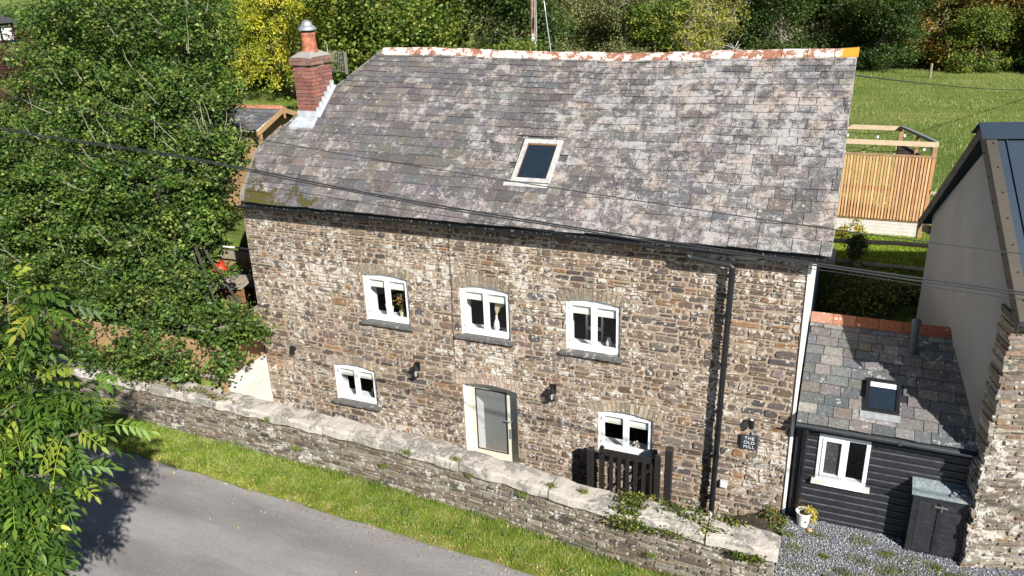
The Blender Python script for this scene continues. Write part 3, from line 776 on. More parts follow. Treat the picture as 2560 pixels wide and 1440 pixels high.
# gutter, fascia
mb = MB()
gp = []; 
for i in range(45):
    xx = .17 + 11.15 * i / 44; gp.append((xx, 5.725 + .0035 * math.sin(xx * 1.9)))
for (xa, za), (xb, zb2) in zip(gp[:-1], gp[1:]):
    prof_ = [(.053 * math.cos(t), .056 * math.sin(t)) for t in [math.pi + math.pi * q / 7 for q in range(8)]]
    for (p0, p1) in zip(prof_[:-1], prof_[1:]):
        mb.face([(xa, -.30 + p0[0], za + p0[1]), (xb, -.30 + p0[0], zb2 + p0[1]), (xb, -.30 + p1[0], zb2 + p1[1]), (xa, -.30 + p1[0], za + p1[1])])
    mb.hexa([(xa, -.353, za - .006), (xb, -.353, zb2 - .006), (xb, -.343, zb2 - .006), (xa, -.343, za - .006), (xa, -.353, za + .006), (xb, -.353, zb2 + .006), (xb, -.343, zb2 + .006), (xa, -.343, za + .006)])
gut = mb.build("gutter", M['black'], house)
mb = MB()
for (xa, za), (xb, zb2) in zip(gp[:-1], gp[1:]):
    mb.hexa([(xa, -.20, za - .09), (xb, -.20, zb2 - .09), (xb, -.02, zb2 - .09), (xa, -.02, za - .09), (xa, -.20, za + .05), (xb, -.20, zb2 + .05), (xb, -.02, zb2 + .1), (xa, -.02, za + .1)])
mb.build("soffit_board", M['blackwood'], house)
mb = MB(); rr2 = random.Random(4)
for i in range(170):   # moss and leaf litter sitting in the gutter
    xx = rr2.uniform(.1, 11.2); s = rr2.uniform(.006, .018); zz = 5.725; yy = -.30 + rr2.uniform(-.04, .04)
    mb.tube([(xx, yy, zz - s), (xx + rr2.uniform(-.01, .01), yy, zz + s * .9)], [s * 1.3, s * .4], 5, jit((.05, .045, .02), .5))
tag(mb.build("gutter_moss", M['painted'], gut), kind="stuff")
# downpipe
mb = MB(); c = .05
path = [(9.14, -.30, 5.68), (9.15, -.30, 5.60), (9.22, -.29, 5.56), (9.78, -.18, 5.46), (9.835, -.165, 5.42), (9.84, -.16, 5.28), (9.80, -.16, 3.0), (9.77, -.16, .62)]
mb.tube(path, c, 12)
for z in (5.25, 4.55, 3.65, 2.75, 1.85, 1.0):
    xx = 9.77 + (z - .62) / 4.72 * .07; mb.lathe((xx, -.16, z), [(.058, 0), (.058, .06)], 12); mb.box(xx - .03, xx + .03, -.12, -.005, z + .015, z + .045)
mb.build("downpipe", M['black'], house, smooth=False)
mb = MB(); mb.tube([(9.77, -.16, .78), (9.76, -.17, .60), (9.70, -.22, .45)], .05, 10); mb.build("pipe_shoe", M['white'], house)
mb = MB(); mb.tube([(11.06, 6.1, .8), (11.06, 6.1, 5.6)], .05, 8); mb.build("rear_downpipe", M['black'], house)
# chimney
ch = MB(); cx0, cx1, cy0, cy1 = .60, 1.04, 1.45, 2.15
ch.box(cx0 + .006, cx1 - .006, cy0 + .006, cy1 - .006, 6.2, 8.27, (.45, .40, .36)); 
ck = ch.build("chimney", M['mortar'], house)
bk = MB(); BP = [(.24, .095, .07), (.28, .115, .085), (.20, .08, .065), (.27, .13, .10), (.18, .085, .07)]
def bricks(bk, x0, x1, y0, y1, z0, z1, off):
    z = z0; row = off; bh = .062; jt = .012
    while z + bh <= z1 + .001:
        for face in range(4):
            L = (x1 - x0) if face % 2 == 0 else (y1 - y0); u = -(.11 if row % 2 else 0); 
            while u < L - .01:
                a = max(u, 0); b = min(u + .21, L); u += .222
                if b - a < .02: continue
                d = random.uniform(.003, .008); col = jit(random.choice(BP), .15)
                if face == 0: bk.box(x0 + a, x0 + b, y0 - d, y0 + .02, z, z + bh, col)
                elif face == 1: bk.box(x1 - .02, x1 + d, y0 + a, y0 + b, z, z + bh, col)
                elif face == 2: bk.box(x0 + a, x0 + b, y1 - .02, y1 + d, z, z + bh, col)
                else: bk.box(x0 - d, x0 + .02, y0 + a, y0 + b, z, z + bh, col)
        z += bh + jt; row += 1
bricks(bk, cx0, cx1, cy0, cy1, 6.95, 8.24, 0)
bk2 = BP; BP = [(.19, .11, .085), (.23, .13, .10), (.16, .095, .075)]
ch2 = MB(); ch2.box(cx0 - .036, cx1 + .036, cy0 - .036, cy1 + .036, 8.245, 8.40, (.4, .36, .32)); ch2.build("crown_bed", M['mortar'], ck)
bricks(bk, cx0 - .04, cx1 + .04, cy0 - .04, cy1 + .04, 8.25, 8.40, 0); BP = bk2
bk.build("brickwork", M['redbrick'], ck)
fl = MB(); a, b = .045, .12
lo = [(cx0 - .03, cy0 - .03, 8.40), (cx1 + .03, cy0 - .03, 8.40), (cx1 + .03, cy1 + .03, 8.40), (cx0 - .03, cy1 + .03, 8.40)]; hi = [(cx0 + .1, cy0 + .18, 8.50), (cx1 - .1, cy0 + .18, 8.50), (cx1 - .1, cy1 - .18, 8.50), (cx0 + .1, cy1 - .18, 8.50)]
fl.hexa(lo + hi, (.30, .28, .25)); fl.build("flaunching", M['pebble'], ck)
pc = ((cx0 + cx1) / 2 - .01, 1.80)
mb = MB(); mb.lathe((pc[0], pc[1], 8.46), [(.17, 0), (.175, .05), (.155, .10), (.145, .36), (.148, .40)], 24); mb.build("chimney_pot", simple("clay_pot", (.34, .12, .065), .8, var=.7, scale=9), ck, smooth=True)
mb = MB(); mb.lathe((pc[0], pc[1], 8.855), [(.135, -.01), (.138, 0), (.138, .035), (.12, .04), (.12, .06)], 24); mb.build("flue_collar", M['black'], ck)
mb = MB()
mb.lathe((pc[0], pc[1], 8.91), [(.02, .01), (.185, .0), (.185, .03), (.17, .055), (.125, .09), (.115, .105), (.10, .15), (.06, .185), (.01, .20)], 28)
for k in range(4):
    a = k * math.pi / 2 + .4; mb.box(pc[0] + .12 * math.cos(a) - .008, pc[0] + .12 * math.cos(a) + .008, pc[1] + .12 * math.sin(a) - .008, pc[1] + .12 * math.sin(a) + .008, 8.86, 8.94)
mb.build("cowl", M['steel'], ck, smooth=False)
fb = MB()
# lead: front apron and stepped side flashing
fb.hexa([(cx0 - .12, cy0 - .24, PR(.6, (cy0 - .24 + .25) / CT, 0)[2] + .02), (cx1 + .05, cy0 - .24, PR(1, (cy0 - .24 + .25) / CT, 0)[2] + .02), (cx1 + .03, cy0 - .005, 7.16), (cx0 - .04, cy0 - .005, 7.16),
         (cx0 - .12, cy0 - .24, PR(.6, (cy0 - .24 + .25) / CT, 0)[2] + .05), (cx1 + .05, cy0 - .24, PR(1, (cy0 - .24 + .25) / CT, 0)[2] + .05), (cx1 + .03, cy0 - .012, 7.20), (cx0 - .04, cy0 - .012, 7.20)])
fb.box(cx0 - .02, cx1 + .02, cy0 - .022, cy0 - .009, 7.05, 7.33)
for k in range(6):
    y = cy0 + k * .115; zz = 7.16 + (y - cy0) * .8155
    fb.box(cx1 + .009, cx1 + .02, y, y + .13, zz - .1, zz + .24)
    fb.hexa([PR(cx1 + .0, (y + .25) / CT, .024), PR(cx1 + .10, (y + .25) / CT, .024), PR(cx1 + .10, (y + .37) / CT, .024), PR(cx1 + .0, (y + .37) / CT, .024), PR(cx1, (y + .25) / CT, .034), PR(cx1 + .10, (y + .25) / CT, .034), PR(cx1 + .10, (y + .37) / CT, .034), PR(cx1, (y + .37) / CT, .034)])
fb.build("lead_flashing", M['lead'], ck)
# ------------------------------------------------------------------ annexe
annex = thing("boarded_annexe", (12.3, .9, .93), "low black weatherboarded annexe with a patchy slate roof joined to the mill's right end", "outbuilding")
AW = (11.41, 12.19, 1.79, 2.65)
mb = MB(); z = .90; H = .135; k = 0
while z < 2.80:
    for (a, b) in ([(11.05, 13.74)] if (z + H < AW[2] + .0 or z > AW[3] - .02) else [(11.05, AW[0] + .02), (AW[1] - .02, 13.74)]):
        mb.hexa([(a, -.034, z), (b, -.034, z), (b, .0, z), (a, .0, z), (a, -.030, z + H * .80), (b, -.030, z + H * .80), (b, .0, z + H * .8), (a, .0, z + H * .80)])
        mb.hexa([(a, -.030, z + H * .80), (b, -.030, z + H * .80), (b, .0, z + H * .80), (a, .0, z + H * .80), (a, -.008, z + H * .9), (b, -.008, z + H * .9), (b, .0, z + H + .0), (a, .0, z + H + .0)])
    z += H; k += 1
mb.build("weatherboards", M['blackwood'], annex)
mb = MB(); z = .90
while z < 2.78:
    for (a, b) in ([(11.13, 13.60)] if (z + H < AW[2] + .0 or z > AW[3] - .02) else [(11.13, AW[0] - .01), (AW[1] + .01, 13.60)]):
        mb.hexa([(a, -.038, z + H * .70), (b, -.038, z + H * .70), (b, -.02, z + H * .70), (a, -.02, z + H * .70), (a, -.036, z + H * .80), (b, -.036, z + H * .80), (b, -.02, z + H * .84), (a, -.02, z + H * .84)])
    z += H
mb.build("sunlit_board_edges", simple("edge_sunlight_tint", (.075, .08, .09), .5, var=.4, scale=10), annex)  # lighter grey strips: sunlight catching the board edges, put into the colour
mb = MB(); mb.box(11.05, 11.13, -.05, -.0, .88, 2.83); mb.box(13.60, 13.68, -.05, 0, .88, 2.83); mb.box(11.03, AW[0], .005, .12, .5, 2.85); mb.box(AW[1], 13.7, .005, .12, .5, 2.85); mb.box(AW[0], AW[1], .005, .12, .5, AW[2]); mb.box(AW[0], AW[1], .005, .12, AW[3], 2.85); mb.box(11.03, 13.6, 1.5, 1.62, .4, 3.85)
mb.box(AW[0] - .3, AW[1] + .3, .6, .62, 1.2, 2.85); mb.build("frame_boards", M['blackwood'], annex)
aw = MB(); x0, x1, zb, zt = AW; f = .06
aw.box(x0, x0 + f, -.055, .05, zb, zt); aw.box(x1 - f, x1, -.055, .05, zb, zt); aw.box(x0 + f, x1 - f, -.0545, .05, zb, zb + f); aw.box(x0 + f, x1 - f, -.0545, .05, zt - f, zt); mx = x0 + .40; aw.box(mx, mx + .06, -.0548, .05, zb + f, zt - f)
awo = aw.build("window", M['white'], annex, bevel=.003)
s_ = MB(); s_.box(x0 + f + .003, x0 + f + .055, -.068, -.01, zb + f + .003, zt - f - .003); s_.box(mx - .05, mx - .003, -.068, -.01, zb + f + .003, zt - f - .003); s_.box(x0 + f + .055, mx - .05, -.067, -.01, zb + f + .003, zb + f + .055); s_.box(x0 + f + .055, mx - .05, -.067, -.01, zt - f - .055, zt - f - .003)
s_.build("opening_sash", M['white'], awo)
s_ = MB(); s_.face([(x0 + f, -.03, zb + f), (mx, -.03, zb + f), (mx, -.03, zt - f), (x0 + f, -.03, zt - f)])
def m_obsc():
    s = NT("obscured_glass"); v = s.vor(24, "Distance", 'DISTANCE_TO_EDGE'); m = s.step(v, .02, .07); s.bump(v, .8, .01); return s.done(s.mix(m, (.12, .12, .12), (.035, .036, .036)), .15)
s_.build("obscured_pane", m_obsc(), awo)
s_ = MB(); s_.face([(mx + .06, -.03, zb + f), (x1 - f, -.03, zb + f), (x1 - f, -.03, zt - f), (mx + .06, -.03, zt - f)]); s_.build("pane", M['glass'], awo)
s_ = MB(); s_.box(x0 - .05, x1 + .07, -.115, .0, zb - .075, zb - .003); s_.build("sill", M['coping'], awo)
def PA(u, v, d):
    c, s = .845, .535; ca = .5 / 2.08; return (u, -.19 + v * c - d * s, 2.90 + v * s + d * c)
AL = 2.12
def xr_a(v): return 13.69 - (v / 2.08) * .46
sl = MB(); PAL_A = [(.13, .13, .132), (.17, .175, .178), (.10, .105, .11), (.18, .16, .135), (.13, .122, .115), (.22, .21, .20), (.15, .14, .13), (.105, .112, .12), (.14, .132, .128), (.12, .12, .12)]
ASK = (12.02, 12.53, .36, .97)
slates(sl, PA, lambda v: 11.03, xr_a, AL - .03, .20, .17, .31, .27, PAL_A, th=.012, lift=.024, keep=lambda u, v: not (ASK[0] < u < ASK[1] and ASK[2] < v < ASK[3] - .03))
ar = sl.build("roof", M['slate2'], annex)
mb = MB(); mb.hexa([PA(11.03, -.0, -.06), PA(13.68, 0, -.06), PA(13.22, AL, -.06), PA(11.03, AL, -.06), PA(11.03, 0, -.008), PA(13.68, 0, -.008), PA(13.22, AL, -.008), PA(11.03, AL, -.008)]); mb.build("roof_deck", M['blackwood'], ar)
x = 11.03
TER = m_stone("ridge_clay", .74, (.6, .5, .42), scale=7)
for k in range(6):
    L = .365; mb = MB(); a, b = x + .004, x + L - .004; pk = PA(a, AL, 0); y, z = pk[1], pk[2]
    col = [(.34, .18, .12), (.34, .15, .09), (.25, .09, .045), (.26, .095, .05), (.22, .08, .045), (.21, .08, .05)][k]
    prof_ = [(-.15, -.045), (-.06, .05), (0, .075), (.06, .05), (.15, -.06)]
    for (p0, p1) in zip(prof_[:-1], prof_[1:]):
        mb.hexa([(a, y + p0[0], z + p0[1] - .02), (b, y + p0[0], z + p0[1] - .02), (b, y + p1[0], z + p1[1] - .02), (a, y + p1[0], z + p1[1] - .02), (a, y + p0[0], z + p0[1]), (b, y + p0[0], z + p0[1]), (b, y + p1[0], z + p1[1]), (a, y + p1[0], z + p1[1])], col)
    mb.build("ridge_tile", TER, ar); x += L
mb = MB(); a, b, c, d = ASK
def abox(mb, a, b, c, d, lo, hi): mb.hexa([PA(a, c, lo), PA(b, c, lo), PA(b, d, lo), PA(a, d, lo), PA(a, c, hi), PA(b, c, hi), PA(b, d, hi), PA(a, d, hi)], (1, 1, 1))
abox(mb, a, a + .055, c, d, -.02, .075); abox(mb, b - .055, b, c, d, -.02, .075); abox(mb, a + .055, b - .055, c, c + .055, -.02, .073); abox(mb, a + .055, b - .055, d - .06, d, -.02, .077)
q = mb.build("rooflight", M['black'], annex, bevel=.004)
mb = MB(); abox(mb, a + .05, b - .05, c + .05, d - .05, 0, .05); mb.build("pane", M['skyglass'], q)
mb = MB(); abox(mb, a + .06, b - .06, d - .15, d - .065, .051, .054); mb.build("blind_strip", M['white'], q)
mb = MB(); abox(mb, a - .06, b + .02, c - .13, c - .004, .026, .036); mb.build("apron_flashing", simple('dull_lead', (.24, .26, .26), .6, var=.3), q)
mb = MB(); p = PA(12.66, 1.6, 0); mb.lathe((12.66, p[1], p[2] - .05), [(.075, 0), (.075, .10), (.06, .11), (.06, .55), (.075, .56), (.075, .63), (.05, .66)], 16); mb.build("vent_pipe", simple("vent_plastic", (.05, .065, .075), .5), annex)
mb = MB()
prof_ = [(.05 * math.cos(t), .05 * math.sin(t)) for t in [math.pi + math.pi * q / 7 for q in range(8)]]
for (p0, p1) in zip(prof_[:-1], prof_[1:]): mb.face([(11.03, -.245 + p0[0], 2.87 + p0[1]), (13.72, -.245 + p0[0], 2.84 + p0[1]), (13.72, -.245 + p1[0], 2.84 + p1[1]), (11.03, -.245 + p1[0], 2.87 + p1[1])])
mb.bar((11.03, -.30, 2.875), (13.72, -.30, 2.845), .012, .014); mb.bar((12.55, -.30, 2.85), (12.60, -.30, 2.85), .03, .05); mb.box(11.03, 13.7, -.185, -.03, 2.76, 2.86)
mb.build("gutter", simple("grey_gutter", (.05, .055, .06), .4), annex)
mb = MB(); mb.tube([(11.19, -.245, 2.80), (11.20, -.22, 2.72), (11.19, -.10, 2.62), (11.19, -.09, 2.5), (11.19, -.09, .95)], .04, 10); mb.build("downpipe", M['black'], annex)
# cabinet
cab = thing("store_cupboard", (13.3, -.18, .93), "waist-high black tongue-and-groove cupboard with a slate top, against the black boarded annexe", "cupboard")
mb = MB(); x0, x1, y0, y1 = 12.88, 13.66, -.30, -.034
mb.box(x0, x0 + .03, y0 + .01, y1, .92, 2.02); mb.box(x1 - .03, x1, y0 + .01, y1, .92, 2.02); mb.box(x0 + .03, x1 - .03, y1 - .03, y1, .92, 2.08)
mb.box(x0, x0 + .09, y0 - .012, y0 + .01, .92, 2.0); mb.box(x1 - .08, x1, y0 - .012, y0 + .01, .92, 2.0); mb.box(x0 + .09, x1 - .08, y0 - .012, y0 + .01, 1.92, 2.0); mb.box(x0 + .09, x1 - .08, y0 - .012, y0 + .01, .92, .98); mb.box(x0 + .03, x1 - .03, y0 + .03, y0 + .04, .92, 2.)
mb.build("carcass", M['blackwood'], cab)
for (a, b) in ((x0 + .095, x0 + .385), (x0 + .40, x1 - .085)):
    mb = MB(); z = .985; hh = .103
    while z < 1.9:
        mb.hexa([(a, y0 - .020, z), (b, y0 - .020, z), (b, y0 + .012, z), (a, y0 + .012, z), (a, y0 - .004, z + hh), (b, y0 - .004, z + hh), (b, y0 + .012, z + hh), (a, y0 + .012, z + hh)]); z += hh
    if a < x0 + .2: mb.box(b - .015, b + .012, y0 - .03, y0 - .0, .98, 1.92)
    else: mb.box(a, a + .05, y0 - .028, y0 - .0, .98, 1.92)
    mb.build("door", M['blackwood'], cab)
mb = MB(); mb.box(x0 + .30, x0 + .50, y0 - .042, y0 - .03, 1.845, 1.875); mb.box(x0 + .40, x0 + .425, y0 - .05, y0 - .03, 1.79, 1.90); mb.tube([(x0 + .33, y0 - .045, 1.86), (x0 + .48, y0 - .045, 1.86)], .009, 8); mb.build("bolt", M['lead'] if False else simple('dull_bolt', (.12, .12, .11), .6), cab)
mb = MB(); mb.hexa([(x0 - .03, y0 - .04, 2.01), (x1 + .02, y0 - .04, 2.01), (x1 + .02, y1, 2.12), (x0 - .03, y1, 2.12), (x0 - .03, y0 - .04, 2.035), (x1 + .02, y0 - .04, 2.035), (x1 + .02, y1, 2.15), (x0 - .03, y1, 2.15)], (.22, .26, .27)); mb.build("slate_top", M['slate2'], cab)
for k, (dx, dy, s) in enumerate([(.52, .03, .035), (.57, .08, .045), (.63, .05, .04), (.60, .13, .05), (.66, .15, .035), (.69, .08, .05), (.55, .15, .032), (.71, .17, .045)]):
    mb = MB(); rr = random.Random(k); px, py = x0 + dx, y0 + dy; pz = 2.035 + (py - y0 + .04) * .34 + s * .45
    prof_ = [(s * .35, -s * .5), (s * .9, -s * .2), (s, .1 * s), (s * .6, s * .5), (s * .15, s * .6)]
    mb.lathe((px, py, pz), prof_, 7, jit((.20, .21, .22), .3)); mb.v = [(x + rr.uniform(-.2, .2) * s, y + rr.uniform(-.2, .2) * s, z) for x, y, z in mb.v]
    tag(mb.build("pebble", M['pebble']), "%s heaped with the others on the slate cupboard top" % ["small flat grey pebble, leftmost and nearest", "mid-sized grey pebble second from the left", "grey pebble in the middle front", "large grey pebble behind the middle", "small pebble at the back", "large pebble at the right front", "small pebble at the back left", "rounded pebble at the far right corner"][k], "pebble", "pebbles on the cupboard top")
# plant pot
pot = thing("plant_pot", (11.31, -.22, .93), "white tapered plant pot with a yellow-leaved plant, standing on the gravel by the black annexe", "plant pot")
mb = MB(); mb.lathe((11.31, -.22, .93), [(.085, 0), (.09, .01), (.125, .25), (.135, .255), (.135, .275), (.118, .275), (.112, .235)], 24); mb.build("pot", M['gloss'], pot, smooth=False)
mb = MB(); mb.lathe((11.31, -.22, 1.15), [(.108, 0), (.109, .012), (.02, .02)], 20); mb.build("soil", M['soil'], pot)
mb = MB(); mb.lathe((0, 0, 0), [(.016, 0), (.016, .004), (.003, .005)], 10, (.25, .01, .08)); mb.v = [(11.355 + x * 1.2, -.325 - z, 1.06 + y) for x, y, z in mb.v]; mb.build("badge", M['painted'], pot)
r = np.random.default_rng(5); n = 260; a = r.uniform(0, 6.28, n); t = r.uniform(0, 1, n)
pp = np.stack([11.36 + .11 * t * np.cos(a) + .08 * r.uniform(0, 1, n), -.23 + .09 * t * np.sin(a), 1.23 + r.uniform(-.02, .06, n)], 1)
m_ = r.uniform(size=n) < .35; k = m_.sum(); pp[m_] = np.stack([11.47 + r.normal(0, .028, k), -.27 + r.normal(0, .03, k), 1.02 + .2 * r.uniform(0, 1, k)], 1)
leaves_mesh("foliage", pp, .032, pal_cols(r, n, [(.62, .48, .06), (.55, .45, .08), (.42, .42, .06), (.66, .40, .10)], .2), M['leaf'], pot, 1.3, seed=2)
r = np.random.default_rng(6); n = 90; pp = np.stack([11.22 + r.normal(0, .03, n), -.16 + r.normal(0, .03, n), 1.24 + .16 * r.uniform(0, 1, n)], 1)
leaves_mesh("dry_stems", pp, .026, pal_cols(r, n, [(.16, .07, .04), (.22, .12, .06), (.12, .08, .03)], .2), M['leaf'], pot, 1.6, seed=3)
mb = MB(); mb.lathe((11.43, -.36, .93), [(.04, 0), (.05, .015), (.035, .035), (.01, .04)], 8, (.50, .28, .16)); tag(mb.build("stone", M['pebble']), "flat orange-brown stone lying in the gravel beside the white plant pot", "stone")

# ------------------------------------------------------------------ neighbouring building
nb = thing("neighbour_building", (15, 1.5, .9), "tall grey-rendered neighbouring building with a dark metal roof at the right edge", "building")
G0 = Vector((13.62, 0, 0)); UU = Vector((-.25, .968, 0)).normalized(); EE = Vector((.968, .25, 0)).normalized()
def PN(e, u, z): p = G0 + EE * e + UU * u; return (p.x, p.y, z)
mb = MB(); mb.face([PN(0, -.02, .3), PN(0, 3.2, .3), PN(0, 3.2, 5.60), PN(0, 1.42, 7.22), PN(0, -.45, 5.40), PN(0, -.3, 5.2), PN(0, -.02, 4.5)])
mb.face([PN(0, 3.2, .3), PN(8, 3.2, .3), PN(8, 3.2, 5.6), PN(0, 3.2, 5.6)]); mb.build("gable_wall", M['greyrender'], nb)
rf = MB(); ov = -.13; er = 8
def slab(mb, e0, e1, u0, z0, u1, z1, t, lift=0):
    mb.hexa([PN(e0, u0, z0 - t + lift), PN(e1, u0, z0 - t + lift), PN(e1, u1, z1 - t + lift), PN(e0, u1, z1 - t + lift), PN(e0, u0, z0 + lift), PN(e1, u0, z0 + lift), PN(e1, u1, z1 + lift), PN(e0, u1, z1 + lift)])
slab(rf, ov + .03, er, -.75, 5.28, 1.5, 7.47, .07); slab(rf, ov + .03, er, 3.47, 5.42, 1.5, 7.47, .07)
for k in range(24): slab(rf, .12 + k * .33, .145 + k * .33, -.75, 5.28, 1.45, 7.42, .0, .035) if False else rf.hexa([PN(.16 + k * .33, -.75, 5.28), PN(.185 + k * .33, -.75, 5.28), PN(.185 + k * .33, 1.45, 7.42), PN(.16 + k * .33, 1.45, 7.42), PN(.16 + k * .33, -.75, 5.315), PN(.185 + k * .33, -.75, 5.315), PN(.185 + k * .33, 1.45, 7.455), PN(.16 + k * .33, 1.45, 7.455)])
nro = rf.build("roof", M['metalroof'], nb)
mb = MB()
for (u0, z0, u1, z1) in ((-.77, 5.27, 1.5, 7.50), (3.50, 5.40, 1.5, 7.50)):
    mb.hexa([PN(ov, u0, z0 - .20), PN(ov + .012, u0, z0 - .20), PN(ov + .012, u1, z1 - .20), PN(ov, u1, z1 - .20), PN(ov, u0, z0 + .02), PN(ov + .012, u0, z0 + .02), PN(ov + .012, u1, z1 + .02), PN(ov, u1, z1 + .02)])
    mb.hexa([PN(ov, u0, z0 + .005), PN(ov + .16, u0, z0 + .005), PN(ov + .16, u1, z1 + .005), PN(ov, u1, z1 + .005), PN(ov, u0, z0 + .02), PN(ov + .16, u0, z0 + .02), PN(ov + .16, u1, z1 + .02), PN(ov, u1, z1 + .02)])
mb.build("barge_flashing", M['flash'], nro)
mb = MB()
for (u0, z0, u1, z1) in ((-.7, 5.33, 1.4, 7.40), (3.4, 5.5, 1.6, 7.40)):
    for k in range(7):
        t = (k + .5) / 7; u, z = u0 + (u1 - u0) * t, z0 + (z1 - z0) * t; p = PN(ov - .006, u, z - .12); mb.lathe((p[0], p[1], p[2] - .01), [(.004, 0), (.016, .01), (.004, .02)], 6)
        p = PN(ov + .1, u, z + .03); mb.lathe((p[0], p[1], p[2] - .01), [(.016, 0), (.012, .015), (.002, .02)], 6)
mb.build("screw_cap", M['black'], nro)
mb = MB(); 
for s in (1, -1):
    mb.hexa([PN(ov - .05, 1.5, 7.52), PN(er, 1.5, 7.52), PN(er, 1.5 - .22 * s, 7.33), PN(ov - .05, 1.5 - .22 * s, 7.33), PN(ov - .05, 1.5, 7.54), PN(er, 1.5, 7.54), PN(er, 1.5 - .22 * s, 7.35), PN(ov - .05, 1.5 - .22 * s, 7.35)])
mb.build("ridge_cap", M['metalroof'], nro)
mb = MB(); mb.box(13.5, 13.56, .0, .01, .1, .11)
mb = MB(); mb.bar(PN(.02, 3.2, 5.3), PN(.02, 3.55, 5.25), .1, .12); mb.build("eaves_bracket", M['black'], nb)
# rubble front wall
SPAL = [(.24, .20, .16), (.18, .15, .12), (.29, .25, .20), (.22, .185, .15), (.15, .125, .10), (.34, .29, .23), (.26, .18, .12), (.21, .19, .17)]
mb = MB(); fu = -.42; EO = .13
def PF(u, v, d): return PN(u, fu - d, v)
def PS(u, v, d): return PN(EO - .14 - d, u, v)
mb.face([PN(EO - .13, fu, .5), PN(5, fu, .5), PN(5, fu, 5.2), PN(EO - .13, fu, 5.2)]); mb.face([PN(EO - .13, 0.02, .5), PN(EO - .13, fu, .5), PN(EO - .13, fu, 5.2), PN(EO - .13, .02, 4.6)]); mb.face([PN(EO - .13, .02, .5), PN(EO - .13, .02, 4.6), PN(0.01, .02, 4.6), PN(0.01, .02, .5)]); mb.face([PN(EO - .13, .02, 4.6), PN(EO - .13, fu, 5.2), PN(5, fu, 5.2), PN(5, .3, 5.2), PN(0, .02, 4.6)])
fwb = mb.build("front_wall", M['mortar2'], nb)
mb = MB(); rubble(mb, PF, EO - .13, 4.2, .85, 5.2, lambda a, b, c, d: (a, b, c, d), bands=(.035, .10), widths=(.12, .48), depth=(.006, .04), pal=SPAL, thin=.6, gap=.005)
z = .9
while z < 5.15:    # ragged quoins
    h = random.uniform(.04, .11); o_ = random.uniform(0, .055); 
    p = [PN(EO - .14 - o_, fu - random.uniform(.0, .03), z), PN(EO + .02, fu - .012, z), PN(EO + .02, .0, z), PN(EO - .14 - o_ * .6, random.uniform(-.04, .03), z)]
    mb.hexa(p + [(x, y, zz + h - .008) for x, y, zz in p], jit(random.choice(SPAL), .25)); z += h
mb.build("stonework", M['stone2'], fwb)
# ------------------------------------------------------------------ roadside parapet
par = thing("parapet_wall", (4, -1.9, .9), "long low stone parapet with pale granite copings running between the lane and the mill", "wall")
mb = MB()
for a in np.arange(-9, 11.0, .5):
    b = min(a + .5, 10.98)
    mb.face([(a, yfront(a) + .012, .6), (b, yfront(b) + .012, .6), (b, yfront(b) + .012, 1.80), (a, yfront(a) + .012, 1.80)])
    mb.face([(b, yfront(b) + .36, .2), (a, yfront(a) + .36, .2), (a, yfront(a) + .36, 1.80), (b, yfront(b) + .36, 1.80)])
    mb.face([(a, yfront(a) + .012, 1.79), (b, yfront(b) + .012, 1.79), (b, yfront(b) + .36, 1.79), (a, yfront(a) + .36, 1.79)])
e = 10.98; mb.face([(e, yfront(e) + .012, .5), (e, yfront(e) + .36, .5), (e, yfront(e) + .36, 1.8), (e, yfront(e) + .012, 1.8)])
mb.build("core", M['mortar2'], par)
WPAL = [(.17, .145, .115), (.125, .105, .085), (.21, .178, .14), (.10, .085, .07), (.25, .215, .17), (.15, .12, .085), (.18, .135, .10), (.28, .25, .21)]
mb = MB()
rubble(mb, lambda u, v, d: (u, yfront(u) + .012 - d, v), -9, 10.98, .86, 1.80, lambda a, b, c, d: (a, b, c, d), bands=(.05, .13), widths=(.12, .40), depth=(.006, .038), pal=WPAL, thin=.8, gap=.006)
rubble(mb, lambda u, v, d: (10.98 + d, u, v), yfront(11) + .0, yfront(11) + .38, .8, 1.80, lambda a, b, c, d: (a, b, c, d), bands=(.05, .13), widths=(.1, .2), depth=(.006, .03), pal=WPAL, thin=.6, gap=.006)
mb.build("stonework", M['wallstone'], par)
joints = [-9, -7.7, -6.3, -4.9, -3.6, -2.2, -.9, .35, 1.35, 2.65, 4.6, 5.66, 7.4, 8.9, 10.0, 11.06]
for a, b in zip(joints[:-1], joints[1:]):
    mb = MB(); rr = random.Random(int((a + 20) * 10)); n = 16; m = 9
    zt = 1.955 + rr.uniform(-.015, .015); fo = -.065 + rr.uniform(-.015, .01); bo = .42 + rr.uniform(-.02, .02); zb = 1.765
    prof_ = [(fo + .012, zb), (fo, zb + .018), (fo + .002, zt - .035), (fo + .012, zt - .012), (fo + .035, zt - .002), (fo + .08, zt), (.16, zt + .004), (bo - .07, zt - .004), (bo - .025, zt - .010), (bo - .004, zt - .03), (bo, zt - .06), (bo, zb)]
    N0 = 0; g = .014
    for i in range(n + 1):
        t = i / n; x = a + g + (b - a - 2 * g) * t; endk = .007 * (1 if i in (0, n) else 0)
        for (py, pz) in prof_:
            k = .10; nz = (math.sin(x * 7.1 + py * 11 + a) + math.sin(x * 17 + pz * 9) * .4) * .011
            cy = .16; mb.v.append((x, yfront(x) + py + (cy - py) * endk * 6 + nz + rr.uniform(-.0045, .0045), pz - endk + nz * .8 + rr.uniform(-.004, .004)))
    q = len(prof_)
    for i in range(n):
        for j in range(q):
            A = i * q + j; B = i * q + (j + 1) % q; mb.f.append((A, B, B + q, A + q)); mb.c.append((.28, .26, .23))
    mb.f.append(tuple(range(q))[::-1]); mb.c.append((.4, .37, .33)); mb.f.append(tuple(n * q + j for j in range(q))); mb.c.append((.40, .37, .33))
    mb.build("coping_stone", M['coping'], par, smooth=False)
